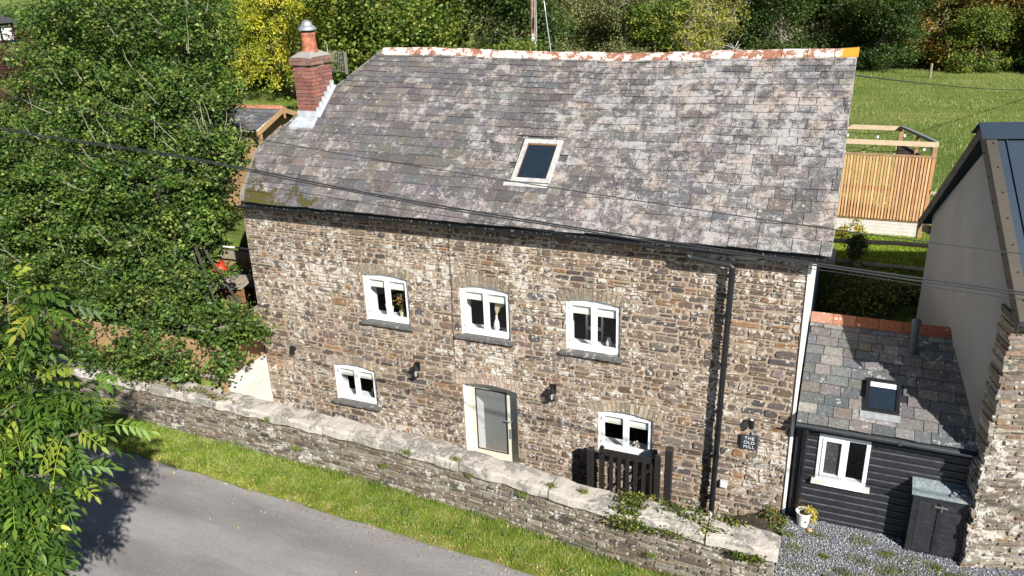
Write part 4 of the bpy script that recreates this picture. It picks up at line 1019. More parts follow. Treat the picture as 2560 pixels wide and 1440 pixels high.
# ------------------------------------------------------------------ gate folded against the wall
gate = thing("garden_gate", (8.3, -.35, .35), "open picket gate of dark tarred timber between two dark posts, under the lower right window", "gate")
gy = -.36
def pick(mb, x, w_, z0, z1, y=gy, d=.03, round_=True):
    mb.box(x - w_ / 2, x + w_ / 2, y - d, y, z0, z1 - w_ * .35)
    if round_: mb.hexa([(x - w_ / 2, y - d, z1 - w_ * .35), (x + w_ / 2, y - d, z1 - w_ * .35), (x + w_ / 2, y, z1 - w_ * .35), (x - w_ / 2, y, z1 - w_ * .35), (x - w_ * .25, y - d, z1), (x + w_ * .25, y - d, z1), (x + w_ * .25, y, z1), (x - w_ * .25, y, z1)])
for (x, z1, s) in ((7.56, 1.70, .11), (9.02, 2.06, .12)):
    mb = MB(); y = gy + (.06 if x < 8 else -.02); mb.box(x - s / 2, x + s / 2, y - .08, y + .05, .3, z1 - .03); mb.hexa([(x - s / 2, y - .08, z1 - .03), (x + s / 2, y - .08, z1 - .03), (x + s / 2, y + .05, z1 - .03), (x - s / 2, y + .05, z1 - .03), (x - s * .3, y - .05, z1), (x + s * .3, y - .05, z1), (x + s * .3, y + .02, z1), (x - s * .3, y + .02, z1)])
    mb.build("post", M['tarwood'], gate)
for (x, w_, z1) in ((7.80, .085, 1.84), (8.83, .10, 1.86)):
    mb = MB(); pick(mb, x, w_, .45, z1, gy - .022, .05); mb.build("stile", M['tarwood'], gate)
for z, h in ((1.62, .13), (.60, .11)):
    mb = MB(); mb.box(7.842, 8.78, gy - .012, gy + .02, z, z + h); mb.build("rail", M['tarwood'], gate)
mb = MB(); mb.bar((7.85, gy + .0, .62), (8.78, gy + .0, 1.6), .03, .08, up=(0, 1, 0)); mb.build("brace", M['tarwood'], gate)
for k in range(6):
    x = 7.975 + k * .15; mb = MB(); pick(mb, x, .07, .5, 1.66, gy - .014, .022); mb.build("picket", M['tarwood'], gate)
mb = MB(); 
for k in range(16):
    a, b = 2 * math.pi * k / 16, 2 * math.pi * (k + 1) / 16; mb.tube([(7.84 + .035 * math.cos(a), gy - .085, 1.70 + .035 * math.sin(a)), (7.84 + .035 * math.cos(b), gy - .085, 1.70 + .035 * math.sin(b))], .006, 5, cap=False)
mb.build("ring_latch", M['black'], gate)
# ------------------------------------------------------------------ wall lamps, sign, boxes
def lantern(x, z, label):
    t = thing("wall_lantern", (x, -.02, z), label, "wall lamp", "coach lanterns on the mill wall")
    mb = MB(); mb.box(x - .05, x + .05, -.045, -.025, z + .02, z + .2); mb.tube([(x, -.03, z + .16), (x, -.10, z + .20), (x, -.15, z + .17)], .012, 6); mb.build("bracket", M['black'], t)
    mb = MB(); y = -.15; mb.lathe((x, y, z + .09), [(.085, 0), (.075, .02), (.045, .06), (.03, .085), (.012, .10)], 6); mb.lathe((x, y, z - .10), [(.04, 0), (.06, .02), (.062, .03)], 6)
    for k in range(6):
        a = k * math.pi / 3; mb.tube([(x + .058 * math.cos(a), y + .058 * math.sin(a), z - .08), (x + .078 * math.cos(a), y + .078 * math.sin(a), z + .10)], .006, 4)
    mb.build("cage", M['black'], t)
    mb = MB(); mb.lathe((x, y, z - .075), [(.05, 0), (.068, .165)], 6); mb.build("glass", M['glass'], t)
    mb = MB(); mb.lathe((x, y, z - .06), [(.02, 0), (.024, .06), (.028, .10), (.01, .12)], 8); mb.build("bulb", M['gloss'], t)
lantern(3.86, 2.50, "small black coach lantern on the stone wall between the lower left window and the door")
lantern(6.75, 2.52, "small black coach lantern on the stone wall to the right of the door")
t = thing("floodlight", (.83, -.05, 2.5), "small square black floodlight near the mill wall's lower left corner", "floodlight")
mb = MB(); mb.hexa([(.76, -.12, 2.44), (.90, -.16, 2.44), (.90, -.13, 2.44), (.76, -.09, 2.44), (.76, -.08, 2.59), (.90, -.12, 2.59), (.90, -.06, 2.59), (.76, -.03, 2.59)]); mb.build("housing", M['black'], t, bevel=.006)
mb = MB(); mb.box(.80, .86, -.08, -.01, 2.49, 2.53); mb.build("arm", M['black'], t)
t = thing("spot_lamp", (10.31, -.1, 2.6), "short black cylindrical wall light above the slate name sign", "wall lamp")
mb = MB(); mb.lathe((10.33, -.12, 2.56), [(.042, 0), (.045, .004), (.045, .166), (.042, .17)], 18); mb.box(10.30, 10.36, -.09, -.02, 2.60, 2.68); mb.build("body", M['black'], t)
mb = MB(); mb.lathe((10.33, -.12, 2.7305), [(.03, 0), (.026, .004)], 18); mb.build("lens", M['gloss'], t)
t = thing("house_sign", (10.31, -.04, 2.25), "square dark slate sign lettered THE OLD MILL, on the stone wall left of the annexe", "sign")
mb = MB(); mb.box(10.17, 10.45, -.062, -.035, 2.11, 2.38, (.03, .04, .045)); mb.build("plate", M['painted'], t, bevel=.004)
for (tx, z) in (("THE", 2.300), ("OLD", 2.215), ("MILL", 2.130)):
    cu = bpy.data.curves.new("lettering", 'FONT'); cu.body = tx; cu.size = .083; cu.align_x = 'CENTER'; cu.extrude = .001; cu.space_character = 1.15
    ot = bpy.data.objects.new("lettering_tmp", cu); C.objects.link(ot); ot.rotation_euler = (math.pi / 2, 0, 0); ot.location = (10.31, -.0645, z)
    bpy.context.view_layer.update(); me = bpy.data.meshes.new_from_object(ot.evaluated_get(bpy.context.evaluated_depsgraph_get())); me.transform(ot.matrix_world); me.transform(Matrix.Translation(-t.location))
    bpy.data.objects.remove(ot); me.materials.clear(); me.materials.append(M['white']); o = bpy.data.objects.new("lettering", me); C.objects.link(o); o.parent = t
mb = MB()
for x in (10.20, 10.42): mb.box(x - .003, x + .003, -.065, -.06, 2.242, 2.248)
mb.build("screw", M['steel'], t)
mb = MB(); mb.box(9.88, 10.0, -.09, -.02, 1.25, 1.37, (.55, .56, .58)); mb.box(9.888, 9.992, -.094, -.09, 1.258, 1.362, (.62, .63, .65))
tag(mb.build("junction_box", M['painted'], bevel=.005), "small pale grey electrical box beside the foot of the black downpipe", "electrical box")
mb = MB(); mb.tube([(4.76, -.04, 5.50), (4.74, -.035, 5.0), (4.75, -.04, 4.4), (4.72, -.035, 3.6), (4.715, -.035, 3.1), (4.70, -.04, 2.93), (4.74, -.04, 2.86), (4.79, -.04, 2.87)], .006, 5); tag(mb.build("wall_cable", simple("brown_cable", (.06, .03, .03), .6)), "thin dark cable hanging down the stone wall left of the upper middle window", "cable")
# ------------------------------------------------------------------ things on the window sills inside
t = thing("potted_plant", (3.43, .26, 3.50), "cream pot of orange and green leaves on the sill of the upper left window", "potted plant")
mb = MB(); mb.lathe((3.43, .255, 3.505), [(.042, 0), (.055, .13), (.058, .13), (.05, .125)], 16, (.62, .60, .38)); mb.build("pot", M['painted'], t)
r = np.random.default_rng(9); n = 120; z = r.uniform(0, 1, n); pp = np.stack([3.42 + r.normal(0, .045, n) + .02 * np.sin(z * 9), .25 + r.normal(0, .03, n), 3.66 + .34 * z], 1)
leaves_mesh("foliage", pp, .045, pal_cols(r, n, [(.55, .22, .05), (.5, .3, .08), (.2, .3, .06), (.45, .2, .15)], .2), M['leaf'], t, 1.4)
t = thing("pampas_vase", (5.55, .27, 3.5), "tall white vase of pampas grass on the sill of the upper middle window", "vase")
mb = MB(); mb.lathe((5.50, .27, 3.505), [(.04, 0), (.062, .06), (.055, .16), (.022, .25), (.022, .30), (.028, .31)], 16); mb.build("vase", M['gloss'], t, smooth=True)
mb = MB()
for k in range(16):
    a = random.uniform(-.2, .8); mb.tube([(5.50, .27, 3.80), (5.50 + a * .08, .26, 3.95), (5.50 + a * .2 + .03, .25, 4.12 - a * .03), (5.53 + a * .3, .25, 4.12 - a * .1)], [.003, .014, .012, .002], 5, (.55, .45, .30))
mb.build("plumes", M['painted'], t)
mb = MB(); mb.hexa([(3.06, .30, 3.505), (3.20, .22, 3.505), (3.22, .24, 3.505), (3.08, .33, 3.505), (2.98, .34, 3.70), (3.24, .24, 3.72), (3.25, .25, 3.72), (2.99, .36, 3.70)], (.62, .60, .56)); tag(mb.build("greeting_card", M['painted']), "pale upright card on the sill of the upper left window, left of the pot", "card")
mb = MB(); mb.lathe((7.72, .26, 3.505), [(.045, 0), (.055, .03), (.06, .09), (.045, .13), (.03, .15), (.03, .19), (.012, .20)], 14); tag(mb.build("ginger_jar", M['gloss'], smooth=True), "small white lidded jar on the sill of the upper right window", "jar")
t = thing("chair", (7.30, .9, 2.75), "white dining chair standing inside the upper right window", "chair")
mb = MB(); mb.box(7.12, 7.16, .75, .79, 2.75, 4.0); mb.box(7.42, 7.46, .75, .79, 2.75, 4.0)
mb.box(7.16, 7.42, .76, .78, 3.85, 3.98); mb.box(7.16, 7.42, .76, .78, 3.55, 3.62); mb.build("backrest", M['gloss'], t)
mb = MB(); mb.box(7.10, 7.48, .79, 1.2, 3.2, 3.25); mb.build("seat", M['gloss'], t)
for (x, y) in ((7.13, 1.15), (7.43, 1.15)): mb = MB(); mb.box(x, x + .04, y, y + .04, 2.755, 3.2); mb.build("leg", M['gloss'], t)
t = thing("soft_toy", (2.60, .25, 1.52), "small dark soft toy with a white face on the sill of the lower left window", "soft toy")
mb = MB(); mb.lathe((2.57, .25, 1.512), [(.05, 0), (.07, .04), (.065, .10), (.04, .14), (.05, .17), (.06, .21), (.04, .26), (.01, .275)], 14, (.08, .11, .10)); mb.build("body", M['painted'], t, smooth=True)
mb = MB(); mb.lathe((2.565, .21, 1.69), [(.01, -.02), (.03, -.005), (.035, .02), (.02, .045), (.005, .05)], 10, (.7, .7, .68)); mb.build("face", M['painted'], t, smooth=True)
mb = MB(); rr = random.Random(3)
for k in range(26):
    a = rr.uniform(0, 3.14); b = rr.uniform(0, 6.28); s = .055; c = (8.28 + s * 1.2 * math.cos(b) * math.sin(a), .25 + s * .7 * math.sin(b) * math.sin(a), 1.585 + s * math.cos(a)); mb.lathe((c[0], c[1], c[2] - .018), [(.006, 0), (.02, .012), (.018, .026), (.004, .036)], 7, (.66, .60, .48))
tag(mb.build("shell_ornament", M['painted']), "knobbly cream ornament on the sill of the lower right window", "ornament")
# ------------------------------------------------------------------ overhead cables
def sagline(pts, n=40):
    P = np.array(pts, float); t = np.linspace(0, 1, n); 
    k = np.linspace(0, 1, len(P)); return [tuple(np.interp(q, k, P[:, j]) for j in range(3)) for q in t]
def spline(pts, n=48):
    P = [np.array(p, float) for p in pts]; P = [2 * P[0] - P[1]] + P + [2 * P[-1] - P[-2]]; out = []
    for i in range(1, len(P) - 2):
        for q in range(8):
            t = q / 8; a, b, c, d = P[i - 1:i + 3]; out.append(tuple(.5 * (2 * b + (c - a) * t + (2 * a - 5 * b + 4 * c - d) * t * t + (3 * b - a - 3 * c + d) * t ** 3)))
    out.append(tuple(P[-2])); return out
c1 = [(-12, -5.5, 9.9), (-3.64, -5.5, 8.87), (1.33, -5.5, 8.25), (3.86, -5.5, 8.07), (5.13, -5.5, 7.95), (7.16, -5.5, 7.74), (9.86, -5.5, 7.55), (12.74, -5.5, 7.40), (16, -5.5, 7.3), (24, -5.5, 7.3)]
s1 = spline(c1); mb = MB(); mb.tube(s1, .0085, 6); mb.tube([(x, y - .012, z - .018 + .004 * math.sin(x * 3)) for x, y, z in s1], .0075, 6)
tag(mb.build("power_cable", M['cable']), "thick twin black overhead cable crossing in front of the mill, the heaviest of the wires", "cable")
mb = MB(); mb.tube(spline([(-12, -5.5, 10.0), (-3.49, -5.5, 9.1), (1.49, -5.5, 8.65), (5.2, -5.5, 8.3), (7.19, -5.5, 8.11), (10.38, -5.5, 7.85), (12.69, -5.5, 7.71), (16, -5.5, 7.6), (24, -5.5, 7.5)]), .0048, 6); tag(mb.build("phone_wire", M['cable']), "thin black overhead wire crossing highest over the mill roof", "cable")
mb = MB(); mb.tube(spline([(-12, -5.5, 9.2), (-3.88, -5.5, 8.52), (1.56, -5.5, 8.09), (5.09, -5.5, 7.78), (8.49, -5.5, 7.55), (11.43, -5.5, 7.41), (12.75, -5.5, 7.34), (16, -5.5, 7.3), (24, -5.5, 7.2)]), .0035, 5); tag(mb.build("phone_wire", M['cable']), "thinnest overhead wire, running just below the thick twin cable", "cable")
mb = MB(); p0, p1 = Vector((11.25, 3.05, 8.0)), Vector((17.3, 25, 4.95)); mb.tube([p0.lerp(p1, t * 1.3) - Vector((0, 0, .3 * t * (1 - t) * 1.5)) for t in np.linspace(0, 1, 20)], .014, 6); tag(mb.build("service_cable", M['cable']), "black cable running right from the roof's right-hand ridge end across the meadow", "cable")
# aerial grid beside the chimney
t = thing("grid_aerial", (1.2, 2.2, 8.2), "rusting grid-shaped aerial mounted beside the brick chimney", "aerial")
mb = MB(); X0, X1, Z0, Z1 = .98, 1.42, 8.03, 8.47
for k in range(9):
    x = X0 + (X1 - .1 - X0) * k / 8; mb.tube([(x, 2.2, Z0), (x + .05, 2.2 - .02, Z1)], .006, 5)
for z in (Z0 + .03, Z0 + .22, Z1 - .03): mb.tube([(X0, 2.2, z), (X1, 2.16, z - .02)], .007, 5)
mb.box(X1 - .03, X1 + .02, 2.14, 2.18, Z0 - .03, Z1 - .02); mb.build("grid", M['oldmetal'], t)
mb = MB(); mb.tube([(1.0, 2.1, 8.30), (1.2, 2.12, 8.26), (1.45, 2.0, 8.22)], .010, 6); mb.tube([(.62, 2.1, 8.5), (.45, 2.1, 8.55), (.25, 2.1, 8.62)], .006, 5); mb.tube([(1.02, 2.12, 8.10), (1.02, 2.12, 8.60)], .012, 6); mb.build("mast", M['oldmetal'], t)
# utility pole
t = thing("utility_pole", (-3.4, 25, 3.3), "brown wooden utility pole with a white box standing behind the mill ridge", "utility pole")
mb = MB(); mb.tube([(-3.38, 25, 3.2), (-3.38, 25, 14)], [.17, .13], 12); mb.build("post", M['pole'], t)
mb = MB(); mb.box(-3.38, -3.16, 24.78, 24.84, 5.95, 6.75); mb.lathe((-3.36, 24.8, 6.75), [(.08, 0), (.11, .1), (.09, .28), (.03, .34)], 10); mb.build("equipment_box", M['gloss'], t)
mb = MB(); mb.tube([(-3.2, 24.9, 5.5), (-3.2, 24.9, 14)], .02, 5); mb.build("conduit", M['lead'], t)
mb = MB(); mb.tube([(-3.3, 25, 12.0), (-1.9, 23.5, 6.0), (-1.3, 22.9, 3.6)], .018, 5); q = mb.build("stay_wire", M['lead'], t)
mb = MB(); mb.tube([(-2.49, 24.13, 8.55), (-2.40, 24.03, 8.15)], .05, 8); mb.build("stay_insulator", M['black'], q)
# ------------------------------------------------------------------ garden shed behind the left gable
shed = thing("summerhouse", (-4.8, 6.3, 3.5), "small timber summerhouse with a slate roof and clay ridge tiles beyond the chimney", "summerhouse")
SX = -4.2; ya, za = 5.65, 5.92; yb, zb_ = 6.78, 6.42; yc, zc = 7.65, 6.10
E0 = np.array
def shedp(px): return px
sl = MB()
ry, rz = 6.75, 6.42; ey, ez = 5.52, 5.98
Ls = math.hypot(ry - ey, rz - ez); cs, sn = (ry - ey) / Ls, (rz - ez) / Ls
slates(sl, lambda u, v, d: (u, ey + v * cs - d * sn, ez + v * sn + d * cs), lambda v: -7.2, lambda v: SX + .1, Ls, .2, .18, .3, .3, [(.10, .10, .115), (.14, .14, .15), (.12, .11, .11)])
so_ = sl.build("roof", M['slate2'], shed)
mb = MB(); mb.hexa([(-7.2, ey, ez - .05), (SX + .1, ey, ez - .05), (SX + .1, ry, rz - .05), (-7.2, ry, rz - .05), (-7.2, ey, ez - .01), (SX + .1, ey, ez - .01), (SX + .1, ry, rz - .01), (-7.2, ry, rz - .01)])
mb.hexa([(-7.2, ry, rz - .05), (SX + .1, ry, rz - .05), (SX + .1, 8.0, ez - .05), (-7.2, 8.0, ez - .05), (-7.2, ry, rz - .01), (SX + .1, ry, rz - .01), (SX + .1, 8.0, ez - .01), (-7.2, 8.0, ez - .01)], (.12, .12, .125)); mb.build("roof_deck", M['slate2'], so_)
for k in range(9):
    a = SX + .1 - .34 * (k + 1); mb = MB(); mb.hexa([(a + .006, ry - .13, rz - .02), (a + .334, ry - .13, rz - .02), (a + .334, ry + .13, rz - .02), (a + .006, ry + .13, rz - .02), (a + .006, ry - .02, rz + .06), (a + .334, ry - .02, rz + .06), (a + .334, ry + .02, rz + .06), (a + .006, ry + .02, rz + .06)], jit((.38, .16, .10), .2)); mb.build("ridge_tile", TER, so_)
mb = MB()
for (y0_, z0_, y1_, z1_) in ((ey - .03, ez - .03, ry, rz), (8.03, ez - .03, ry, rz)):
    mb.hexa([(SX + .10, y0_, z0_ - .14), (SX + .14, y0_, z0_ - .14), (SX + .14, y1_, z1_ - .13), (SX + .10, y1_, z1_ - .13), (SX + .10, y0_, z0_ - .0), (SX + .14, y0_, z0_ - .0), (SX + .14, y1_, z1_ + .01), (SX + .10, y1_, z1_ + .01)])
mb.box(SX + .142, SX + .155, ry - .04, ry + .04, rz - .3, rz + .02)
mb.build("barge_board", M['timber'], shed)
mb = MB(); mb.face([(SX - .35, 5.75, 3.4), (SX - .35, 7.8, 3.4), (SX - .35, 7.8, 5.95), (SX - .35, ry, 6.3), (SX - .35, 5.75, 5.95)]); mb.face([(-7.1, 5.75, 3.4), (SX - .35, 5.75, 3.4), (SX - .35, 5.75, 5.95), (-7.1, 5.75, 5.95)])
mb.build("timber_wall", M['timber'], shed)
mb = MB(); mb.box(SX + .02, SX + .11, 5.62, 5.71, 3.4, 5.92); mb.build("corner_post", M['timber'], shed); mb = MB(); mb.box(SX + .02, SX + .11, 7.72, 7.81, 3.4, 5.92); mb.build("corner_post", M['timber'], shed)
# ------------------------------------------------------------------ raised deck at the left gable
bw = MB()
for k in range(10):
    z = .3 + k * .1945; off = .22 if k % 2 else 0
    for q in range(-1, 4):
        a = -off - q * .44; b = a - .435; a = min(a, -.002); b = max(b, -1.28)
        if a - b > .03: bw.box(-.10, -.004 + random.uniform(-.003, .003), b, a, z, z + .190, jit((.58, .56, .51), .07))
bw.box(-.11, -.012, -1.27, -.004, .3, 2.24, (.33, .31, .27))
blk = bw.build("block_wall", M['painted']); tag(blk, "white-painted blockwork retaining wall at the foot of the mill's left corner", "wall")
deck = thing("raised_deck", (-1.5, 0, 2.2), "raised timber deck with boarded balustrade at the mill's left corner", "deck")
mb = MB(); mb.box(-5.2, -.105, -1.25, 3.0, 2.20, 2.27)
mb.build("deck_floor", M['oldtimber'], deck)
mb = MB(); y = -1.12
for k in range(13): mb.box(-.055 + random.uniform(-.003, .003), -.03, -1.16 + k * .095, -1.16 + k * .095 + .09, 2.56, 3.32)
mb.box(-.06, -.015, -1.2, .05, 2.26, 2.56); mb.build("balustrade_boards", M['timber'], deck)
mb = MB(); mb.box(-.12, .03, -1.24, .12, 3.32, 3.355); mb.build("handrail", M['oldtimber'], deck)
mb = MB(); mb.box(-.10, .01, -1.32, -1.23, 1.6, 3.0); mb.build("post", M['timber'], deck)
mb = MB()
for k in range(50): mb.box(-5.2 + k * .102, -5.2 + k * .102 + .09, -1.17, -1.15, 2.1, 3.0)
mb.build("front_boards", M['timber'], deck)
t = thing("slatted_fence", (-2, 2.3, 2.27), "slatted timber fence with a grey board on top behind the raised deck", "fence")
mb = MB()
for k in range(52): mb.box(-5.0 + k * .09, -5.0 + k * .09 + .06, 2.30, 2.33, 2.27, 3.42)
mb.build("slats", M['timber'], t); mb = MB(); mb.box(-5.0, -.3, 2.22, 2.36, 3.42, 3.62); mb.build("top_board", M['oldtimber'], t)
mb = MB(); mb.tube([(-4.5, 2.25, 3.70), (-2.2, 2.2, 3.76), (-1.6, 2.2, 3.75), (-.2, 2.2, 3.74)], .025, 8); tag(mb.build("hose_pipe", M['white']), "white pipe laid along the top of the slatted fence left of the mill", "pipe")
t = thing("watering_can", (-2.35, 1.55, 3.2), "bright red enamel kettle-shaped pot standing in the shade left of the mill", "pot")
mb = MB(); mb.lathe((-2.45, 1.6, 3.27), [(.10, 0), (.17, .05), (.19, .15), (.15, .25), (.07, .29)], 16); mb.build("body", M['red'], t, smooth=True)
mb = MB(); mb.lathe((-2.45, 1.6, 3.56), [(.08, 0), (.06, .04), (.02, .06), (.03, .09), (.01, .11)], 12); mb.build("lid", M['red'], t, smooth=True)
t = thing("patio_table", (-2.3, 1.5, 2.3), "dark patio table in the shade on the raised deck, under the red pot", "table")
mb = MB(); mb.box(-3.6, -1.1, 1.1, 2.0, 3.20, 3.265); mb.build("tabletop", simple("dark_table", (.03, .04, .06), .5), t)
for (x, y) in ((-3.5, 1.15), (-1.2, 1.15), (-3.5, 1.9), (-1.2, 1.9)): mb = MB(); mb.box(x - .03, x + .03, y - .03, y + .03, 2.27, 3.20); mb.build("leg", M['black'], t)
t = thing("garden_chest", (-1.1, .75, 2.3), "tilted-lid timber garden chest with a greenish panel beside the mill's left wall", "chest")
mb = MB(); mb.box(-1.55, -1.49, .55, .62, 2.27, 3.40); mb.box(-.96, -.90, .55, .62, 2.27, 3.48); mb.box(-1.49, -.96, .56, .61, 2.27, 2.42); mb.box(-1.49, -.96, .56, .61, 3.28, 3.40); mb.build("frame", simple("brown_frame", (.24, .12, .05), .7), t)
mb = MB(); mb.box(-1.49, -.96, .585, .60, 2.42, 3.28); mb.build("panel", simple("greenish_panel", (.13, .12, .06), .8, var=.3), t)
mb = MB(); mb.hexa([(-1.75, .48, 3.40), (-.85, .48, 3.48), (-.85, 1.0, 3.60), (-1.75, 1.0, 3.52), (-1.75, .48, 3.44), (-.85, .48, 3.52), (-.85, 1.0, 3.64), (-1.75, 1.0, 3.56)]); mb.build("lid", M['oldtimber'], t)
# ------------------------------------------------------------------ slatted screen enclosure behind the right gable
scr = thing("slatted_screen", (12, 7, 3.7), "new orange timber slatted enclosure with open top rails, beyond the mill's right gable", "screen")
SY = 7.0
for k in range(5): 
    mb = MB(); z = 3.90 + k * .083; mb.box(10.2, 12.93, SY + .03, SY + .06, z, z + .079, jit((.56, .53, .50), .06)); mb.build("base_board", M['palewood'], scr)
mb = MB(); mb.box(12.93, 13.02, SY + .0, SY + .09, 3.6, 4.30); mb.build("corner_post", M['timber'], scr)
for k in range(40):
    x = 10.42 + k * .0655; sh = .0; mb = MB(); mb.hexa([(x, SY - .03, 4.36), (x + .043, SY - .03, 4.36), (x + .043, SY, 4.36), (x, SY, 4.36), (x + .015, SY - .03, 5.80), (x + .058, SY - .03, 5.80), (x + .058, SY, 5.80), (x + .015, SY, 5.80)]); mb.build("slat", simple("larch_slat_%d" % (k % 4), [(.66, .38, .18), (.60, .33, .145), (.70, .43, .23), (.54, .28, .12)][k % 4], .7, var=.2, scale=4) if k < 4 else bpy.data.materials["larch_slat_%d" % (k % 4)], scr)
mb = MB(); mb.box(10.2, 13.05, SY, SY + .05, 4.32, 4.36); mb.box(10.2, 13.05, SY, SY + .05, 5.0, 5.09); mb.box(10.2, 13.06, SY - .04, SY + .05, 5.80, 5.83); mb.build("crossrail", M['timber'], scr)
mb = MB(); mb.box(12.97, 13.06, SY, SY + .09, 4.3, 6.03); mb.build("post", M['timber'], scr)
YB = 9.1
mb = MB(); mb.box(10.2, 13.07, SY - .0, SY + .06, 6.03, 6.13); mb.build("top_rail", M['palewood'] if False else simple("pale_rail", (.60, .46, .30), .7, var=.12), scr)
mb = MB(); mb.box(10.2, 12.42, YB, YB + .06, 5.98, 6.08); mb.build("top_rail", bpy.data.materials["pale_rail"], scr)
mb = MB(); mb.bar((13.03, SY + .05, 6.12), (12.40, YB, 6.07), .09, .06); mb.build("side_rail", simple("grey_rail", (.22, .23, .22), .7), scr)
mb = MB(); mb.box(12.36, 12.45, YB, YB + .09, 3.6, 6.0); mb.build("post", M['timber'], scr); mb = MB(); mb.box(12.68, 12.75, 8.0, 8.07, 3.6, 6.07); mb.build("post", M['timber'], scr)
mb = MB(); mb.box(10.2, 12.36, YB + .0, YB + .03, 3.6, 3.75)
for k in range(34):
    t_ = k / 34; x = 13.0 - .62 * t_; y = SY + .08 + (YB - SY) * t_; mb.bar((x, y, 3.7), (x, y, 5.66), .03, .03, up=(0, 1, 0))
mb.bar((13.02, SY + .1, 5.68), (12.42, YB, 5.68), .05, .03); mb.build("side_slats", simple("dark_slats", (.10, .085, .075), .8), scr)
fl = thing("festoon_lights", (11.8, 7.5, 6), "string of white festoon bulbs hung from the rails of the slatted enclosure", "string lights")
mb = MB(); path = [(10.4, SY + .1, 6.0), (11.0, SY + .5, 5.80), (11.4, SY + .5, 5.84), (12.0, SY + .3, 5.82), (12.9, SY + .1, 6.0), (12.85, 7.8, 5.9), (12.4, YB - .05, 5.98), (11.7, YB - .05, 5.88), (10.9, YB - .05, 5.95)]
pp = spline(path); mb.tube(pp, .006, 5); mb.build("flex", M['black'], fl)
for k in range(5, len(pp) - 2, 7):
    x, y, z = pp[k]; b = MB(); b.lathe((x, y, z - .05), [(.014, 0), (.014, .05)], 8, (.02, .02, .02)); b.lathe((x, y, z - .13), [(.012, 0), (.032, .025), (.03, .05), (.014, .08)], 10, (.85, .85, .85)); b.build("bulb", M['painted'], fl)
# post-and-rail fences
fe = thing("rail_fence", (12, 5.4, 3.5), "grey weathered post-and-rail fence on the lawn behind the annexe, nearest the annexe", "fence")
for (z0, z1) in ((4.38, 4.47), (3.93, 3.96)):
    mb = MB(); mb.tube([(9.9, 4.95, z0), (11.5, 4.92, z0 + .02), (12.4, 4.90, z1 - .01), (13.6, 4.86, z1)], [.045, .05, .043, .05], 8); mb.build("rail", M['oldtimber'], fe)
for x in (11.62, 13.75): mb = MB(); mb.tube([(x, 4.98, 3.2), (x, 4.98, 4.55)], .06, 7); mb.build("post", M['oldtimber'], fe)
fe2 = thing("rail_fence", (13.6, 8.4, 3.7), "grey post-and-rail fence at the meadow edge, right of the slatted screen", "fence")
mb = MB(); mb.tube([(13.5, 8.3, 3.4), (13.55, 8.3, 5.05)], .07, 7); mb.build("post", M['oldtimber'], fe2); mb = MB(); mb.tube([(17, 9.3, 3.3), (17, 9.3, 4.9)], .07, 7); mb.build("post", M['oldtimber'], fe2)
for z in (4.2, 4.7): mb = MB(); mb.tube([(13.0, 8.2, z), (17.5, 9.4, z)], .045, 6); mb.build("rail", M['oldtimber'], fe2)
fe3 = []
for (x, y) in ((15.0, 41.3),):
    mb = MB(); mb.tube([(x, y, 2.8), (x, y, 4.1)], .07, 6); fe3.append(tag(mb.build("fence_post", M['oldtimber']), "lone weathered post at the meadow's far edge before the wood", "fence post"))
# distant half-timbered house, top left
hh = thing("timbered_house", (-88, 60, 3), "distant white half-timbered house with a dark roof at the top left corner", "house")
mb = MB(); mb.box(-106, -95.3, 60, 66, 1, 6.0); mb.build("wall", M['white'], hh)
mb = MB(); mb.hexa([(-107, 59.3, 5.9), (-94.5, 59.3, 5.9), (-94.5, 66.6, 5.9), (-107, 66.6, 5.9), (-107, 62.6, 7.0), (-94.8, 62.6, 7.0), (-94.8, 64, 7.0), (-107, 64, 7.0)]); mb.build("roof", simple("dark_roof", (.05, .05, .055), .8), hh)
mb = MB()
for y in (60.1, 62, 64, 65.9): mb.box(-95.31, -95.22, y - .15, y + .15, 1, 6.0)
for z in (3.4, 5.6): mb.box(-95.32, -95.23, 60, 66, z, z + .3); mb.box(-106, -95.3, 59.9, 60.01, z + .001, z + .301)
for x in (-95.7, -97.4, -99, -101, -103): mb.box(x, x + .3, 59.9, 60.01, 1, 6.0)
mb.bar((-95.26, 60.1, 3.7), (-95.26, 62, 5.8), .08, .25); mb.build("timber_frame", M['black'], hh)
